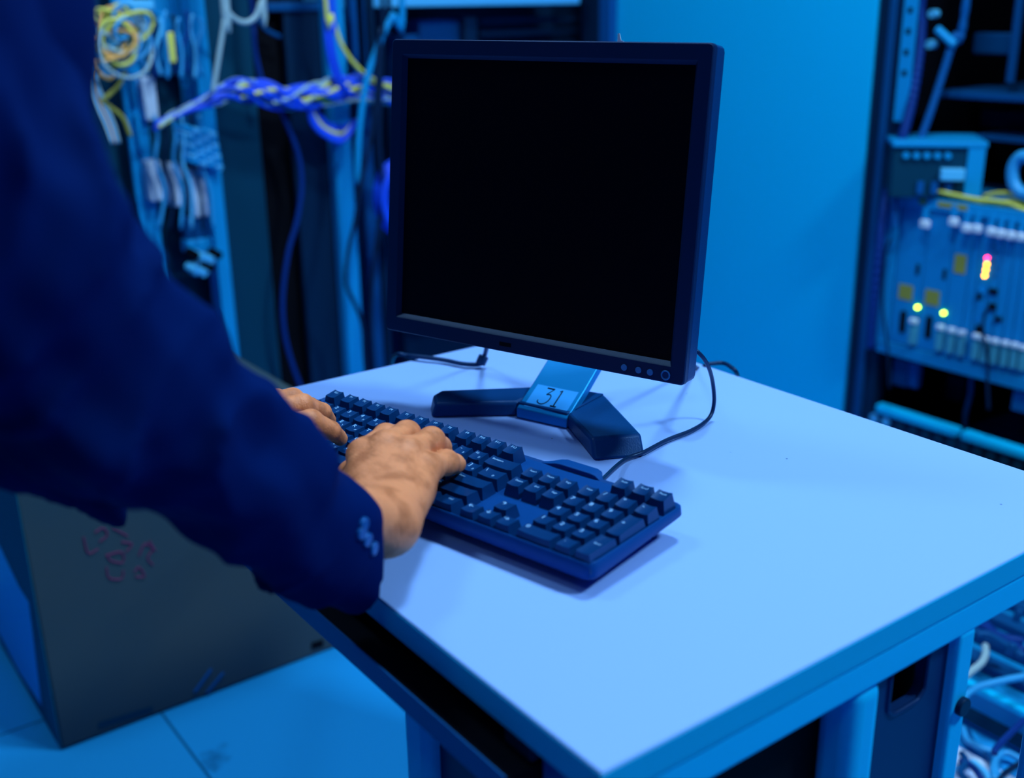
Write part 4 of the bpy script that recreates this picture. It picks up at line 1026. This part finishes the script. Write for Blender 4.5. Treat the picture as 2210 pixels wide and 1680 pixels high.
cordL('green-yellow cord arching out of the wiring rack', Zr((310, 400), (270, 480), (200, 545), (180, 560), (230, 600), (300, 660), (340, 760)), .0050, 'label_yellow')
for k in range(9):
    x = 420 + k * 38
    cordL('%s short patch wire from the left among those dangling in the wiring rack' % ORD[k], Zr((x, 60 + 20 * (k % 3)), (x + 15 * (-1) ** k, 160), (x - 18 * (-1) ** k, 290), (x + 12, 420 + 20 * (k % 2))), .0045, ['cord_cyan', 'cord_navy', 'module', 'cord_cyan', 'cord_dark'][k % 5], dx=.0, group='patch wires dangling in the wiring rack')
for k in range(6):
    x = 470 + k * 50
    cordL('%s wire from the left drooping over the terminal covers' % ORD[k], Zr((x, 640), (x + 20, 760), (x + 10, 900), (x + 60, 1060), (x + 30 + 10 * k, 1280)), .0042, ['cord_cyan', 'cord_dark', 'cord_cyan', 'module', 'cord_dark', 'cord_cyan'][k], dx=.015, group='wires drooping over the terminal covers')

# blue cable bundle
bund = [(336, 275), (372, 252), (430, 226), (478, 205), (520, 195), (570, 203), (620, 210), (665, 205), (705, 200), (745, 190), (800, 193), (860, 205), (930, 225)]
for k in range(20):
    ph = k * 2.1; amp = (11, 24, 17, 28)[k % 4]; pts = []; fq = (.55, 1.35, .8, 1.75, 1.05)[k % 5] * (1 if k % 3 else -1)
    for i, (x, y) in enumerate(bund):
        w_ = min(1, max(.25, (i - 1) / 3)); a = ph + i * fq
        pts.append((x + 6 * math.cos(a), y + amp * w_ * math.sin(a), 0.10 + .018 * math.cos(a) * w_))
    cordL('blue cable twisted into the bundle hung between rack posts' if k % 3 else 'pale yellow cable twisted into the blue bundle between rack posts', pts, .0052, ('cord_blue', 'cord_blue', 'cord_navy')[k % 3 if k % 4 == 1 else 0] if k % 3 else ('cord_pale' if k % 2 else 'cord_yellow'), group='blue cables in the hanging bundle' if k % 3 else 'pale yellow cables in the hanging bundle', name='bundle_cable')
for k in range(5):
    r_ = 1 - k * .13
    cordL('%s sagging loop under the right end of the bundle, counted from the outside' % ORD[k], [(668 - 6 * k, 215), (672 + (1 - r_) * 40, 262 - (1 - r_) * 20), (700 + (1 - r_) * 10, 292 - (1 - r_) * 50), (740, 305 - (1 - r_) * 60), (770, 260)], .0060, 'cord_blue' if k != 2 else 'cord_yellow', dx=.09 - k * .01, group='loops under the bundle', name='cable')
cordL('blue cable coming down from above into the bundle', [(704, -40), (704, 40), (708, 100), (722, 160), (745, 200)], .0075, 'cord_blue', dx=.12)
cordL('second blue cable coming down from above, right of the first', [(718, -40), (715, 50), (720, 110), (738, 175), (760, 205)], .0055, 'cord_blue', dx=.13)
cordL('yellow cable crossing down to the right towards the monitor', [(700, -40), (716, 30), (735, 92), (765, 138), (800, 168), (850, 195)], .0050, 'cord_yellow', dx=.13)
cordL('pale cable hanging in a small U at the top', [(478, -30), (484, 10), (503, 38), (530, 49), (553, 34), (563, 0), (566, -40)], .0062, 'cord_pale', dx=.13)
cordL('pale greenish cable hanging straight beside the steel post', [(487, -40), (484, 40), (474, 110), (466, 160), (460, 200)], .0055, 'cord_pale', dx=.13)
cordL('navy cable sagging in front of the dark panels', [(600, 225), (624, 280), (645, 340), (651, 405), (640, 480), (622, 545), (610, 640), (614, 720), (632, 790), (650, 840), (664, 900)], .0062, 'cord_navy', dx=.06)
cordL('navy cable hanging at the upper left of the dark opening', [(540, -30), (546, 60), (552, 120), (566, 180)], .0062, 'cord_navy', dx=.06)
cordL('dim cable curving at the top of the dark opening', [(556, 40), (575, 65), (605, 80)], .0055, 'rack_mid', dx=.0)
cordL('grey-blue cable hanging from above beside the monitor', [(868, -30), (848, 30), (828, 70), (808, 120), (790, 180), (778, 260), (773, 330), (772, 400)], .0078, 'rack_light', dx=.16)
cordL('dark cable snaking down in front of the pale post', [(824, -30), (820, 60), (816, 130), (812, 200), (800, 300), (778, 400), (768, 470), (752, 540), (747, 610), (765, 655), (782, 700), (786, 760), (790, 830)], .0052, 'cord_dark', dx=.18)
cordL('dark cable hanging closest to the left edge of the monitor', [(838, -30), (826, 60), (822, 180), (818, 300), (826, 420), (808, 560), (800, 680), (806, 800)], .0060, 'cord_dark', dx=.15)
# coil of blue cable behind the monitor edge
cc = Lx(868, 428, XL + .14)
bm = bmesh.new()
for k in range(7):
    rr = .090 - .006 * (k % 3); o_ = Vector((.006 * (k - 3), 0, .003 * (k % 2)))
    tube([cc + o_ + Vector((.0, rr * .72 * math.cos(a), rr * math.sin(a))) for a in [i * 2 * math.pi / 16 for i in range(17)]], .0085, bm, n=7, sub=2)
tag(obj('cable_coil', bm, 'cord_blue', smooth=True), 'hank of blue cable hanging half hidden behind the monitor', 'cable coil')
# dark closed cabinets
yd0, yd1 = Lx(478, 400).y, Lx(726, 400).y
dk = thing('dark_cabinet', 'dark closed cabinet between the two pale rack posts', 'cabinet', (XL, (yd0 + yd1) / 2, 0))
lbox('side_panel', 482, 580, 0.0, 1.40, 'rack_teal', dk, dx=-.02, th=.02, ymid=500)
lbox('groove_panel', 580, 648, 0.0, 1.40, 'black', dk, dx=-.05, th=.02, ymid=500)
lbox('front_panel', 648, 742, 0.0, 1.18, 'rack_dark', dk, dx=-.01, th=.02, ymid=500)
lbox('inner_back', 478, 735, 0.0, 2.3, 'black', dk, dx=-.30, th=.02, ymid=100)
lbox('crossbar', 578, 735, Lx(650, 24).z, Lx(650, 4).z, 'rack_mid', dk, dx=.0, th=.04, ymid=20)
# pale open frame
y0_, y1_ = Lx(742, 400).y, Lx(840, 400).y
fr_ = thing('steel_rack', 'tall open steel frame with pale posts, left of the monitor', 'frame', (XL, (y0_ + y1_) / 2, 0))
lbox('post', 734, 772, 0.0, 1.20, 'rack_light', fr_, dx=.03, th=.04, ymid=500, bev=.006)
lbox('post', 722, 742, 1.26, 2.3, 'rack_mid', fr_, dx=.0, th=.03, ymid=60)
lbox('post', 792, 816, 0.0, 1.5, 'rack_mid', fr_, dx=-.02, th=.04, ymid=500, bev=.006)
lbox('post', 760, 786, 1.0, 2.3, 'tray_edge', fr_, dx=-.02, th=.03, ymid=60)
lbox('post', 826, 838, 0.0, 1.3, 'rack_dark', fr_, dx=-.04, th=.04, ymid=600)
# shelf rack behind the monitor top
y0_, y1_ = Lx(860, 50).y, Lx(1252, 50).y
sr = thing('shelf_rack', 'dark rack with a pale shelf edge above the monitor', 'rack', (XL, (y0_ + y1_) / 2, 0))
zs0 = Lx(1000, 13).z
lbox('shelf_edge', 740, 1252, zs0, zs0 + .05, 'module', sr, dx=-.06, th=.22, ymid=10)
lbox('back_panel', 840, 1256, 0, 2.3, 'rack_dark', sr, dx=-.30, th=.02, ymid=60)
lbox('device', 905, 1000, .3, zs0 - .035, 'rack_mid', sr, dx=-.15, th=.10, ymid=60)
lbox('device', 872, 903, .3, zs0 - .07, 'rack_mid', sr, dx=-.10, th=.10, ymid=60)
lbox('device', 1003, 1030, .3, zs0 - .03, 'rack_dark', sr, dx=-.12, th=.10, ymid=60)
for k in range(4): lbox('slat', 1035, 1250, zs0 - .05 - .035 * k, zs0 - .035 - .035 * k, 'rack_dark', sr, dx=-.18, th=.02, ymid=60)

# ------------------------------------------------------------------ things on the floor beyond the table
ZF = lambda x, y: (1700 + x / 3.36, 1180 + y / 3.36)
f0 = onZ(*ZF(1270, 1318), 0); f1 = onZ(*ZF(1714, 1510), 0); YF = (f0.y + f1.y) / 2
zt1 = onY(*ZF(1310, 985), YF).z; zt2 = onY(*ZF(1290, 1155), YF).z
sv = thing('server_unit', 'flat server unit with a mesh front lying on the floor behind the table', 'server', (f0.x, YF, 0))
xa, xb = -.34, .46
obj('housing', box((xa, .004, 0.004), (xb, .42, zt1 - .006)), 'chassis', sv, bevel=.003)
obj('mesh_front', box((xa + .01, -.001, 0.012), (xb - .01, .006, zt2)), 'rack_teal', sv)
obj('front_lip', box((xa, -.004, zt1 - .012), (xb, .012, zt1)), 'door_blue', sv, bevel=.002)
obj('front_band', box((xa, 0, zt2 + .002), (xb, .006, zt1 - .013)), 'chassis', sv)
for k in range(4): obj('top_bar', box((xa, .05 + k * .075, zt1 - .004), (xb, .085 + k * .075, zt1 + .012)), 'rack_mid', sv, bevel=.002)
random.seed(5)
lit_sheet = tag(obj('bright_floor_sheet', box((f0.x - .12, YF - .50, 0.0005), (f0.x + .40, YF - .06, 0.002)), 'white'), 'white sheet standing in for brightly lit floor under a tangle of cords', 'sheet')  # pale sheet added in place of a strongly lit stretch of floor
pals = [[(1300, 1330), (1340, 1420), (1420, 1480), (1480, 1560), (1500, 1680)], [(1265, 1310), (1300, 1400), (1380, 1450), (1460, 1480), (1520, 1500), (1500, 1600), (1560, 1700)],
        [(1240, 1560), (1300, 1570), (1360, 1620), (1400, 1680)], [(1225, 1620), (1290, 1590), (1350, 1570), (1430, 1640), (1470, 1700)], [(1500, 1690), (1490, 1600), (1530, 1520), (1600, 1500), (1714, 1560)], [(1260, 1500), (1290, 1560), (1250, 1640), (1300, 1700)]]
for i, c in enumerate(pals):
    o = obj('loose_cable', tube([onZ(*ZF(*p), .012 + .006 * (i % 3)) for p in c], .0055, n=7, sub=5), ['rack_mid', 'cord_cyan', 'cord_navy', 'module', 'cord_cyan', 'rack_mid'][i], smooth=True)
    tag(o, 'cord in the tangle on the floor beyond the table', 'cord', 'tangled cords on the floor')
def cordF(label, pts, z, r, mat): return tag(obj('cable', tube([onZ(*ZF(*p[:2]), z if len(p) < 3 else p[2]) for p in pts], r, n=7, sub=5), mat, smooth=True), label, 'cord')
cordF('dark cord lying across the server front to the floor tangle', [(1714, 1260), (1640, 1330), (1560, 1410), (1510, 1470), (1500, 1500)], .14, .005, 'cord_navy')
cordF('black cord on the bright floor patch at the bottom right corner', [(1714, 1560), (1640, 1600), (1570, 1650), (1540, 1700)], .02, .005, 'cord_dark')
cordF('pale cord crossing over the server unit', [(1230, 1160), (1300, 1070), (1380, 1020), (1470, 995), (1600, 965), (1730, 940)], zt1 + .05, .006, 'cord_cyan')
cordF('pale cord end curling down behind the thin table upright', [(1432, 720), (1432, 790), (1400, 850), (1330, 905), (1290, 940)], zt1 + .08, .006, 'cord_pale')
for k, c in enumerate(([(1380, 560), (1480, 620), (1600, 690), (1714, 760)], [(1370, 640), (1450, 640), (1560, 700), (1714, 800)], [(1400, 520), (1520, 640), (1714, 690)])):
    o = cordF('dim cable in the dark gap above the server unit', [(*p, .162) for p in c], .2, .007, 'cord_navy' if k != 1 else 'rack_mid'); o['group'] = 'dim cables above the server unit'
for i, (x, y) in enumerate(((1650, 540), (1600, 790))):
    p = onZ(*ZF(x, y), .153); tag(obj('cable_connector', cyl(p, p + Vector((.004, .004, .022)), .007 if i < 2 else .005, 10), 'rack_mid', bevel=.002), 'pale connector dangling in the dark gap behind the table', 'connector', 'pale connectors behind the table')
tag(obj('dark_floor_box', box((f0.x - .5, YF + .43, 0.003), (f0.x + .6, YF + .64, .15)), 'black', bevel=.004), 'black box added to darken the floor between the server unit and the rack', 'case')  # added to blacken the lit floor seen above the server unit
# ------------------------------------------------------------------ unseen ceiling panels over the lamps and the two added fills
for x, y, a_, b_ in ((-.88, 1.16, .40, .32), (.62, 1.62, .40, .55), (.45, -.60, .55, .35), (-1.85, .10, .45, .75)):
    t = thing('ceiling_light', 'unseen ceiling panel over a lamp or added fill light', 'light', (x, y, ZC), group='ceiling lights')
    obj('housing', box((-a_ / 2 - .03, -b_ / 2 - .03, -.03), (a_ / 2 + .03, b_ / 2 + .03, 0)), 'rack_light', t)
    obj('diffuser', box((-a_ / 2, -b_ / 2, -.034), (a_ / 2, b_ / 2, -.030)), 'lamp', t)
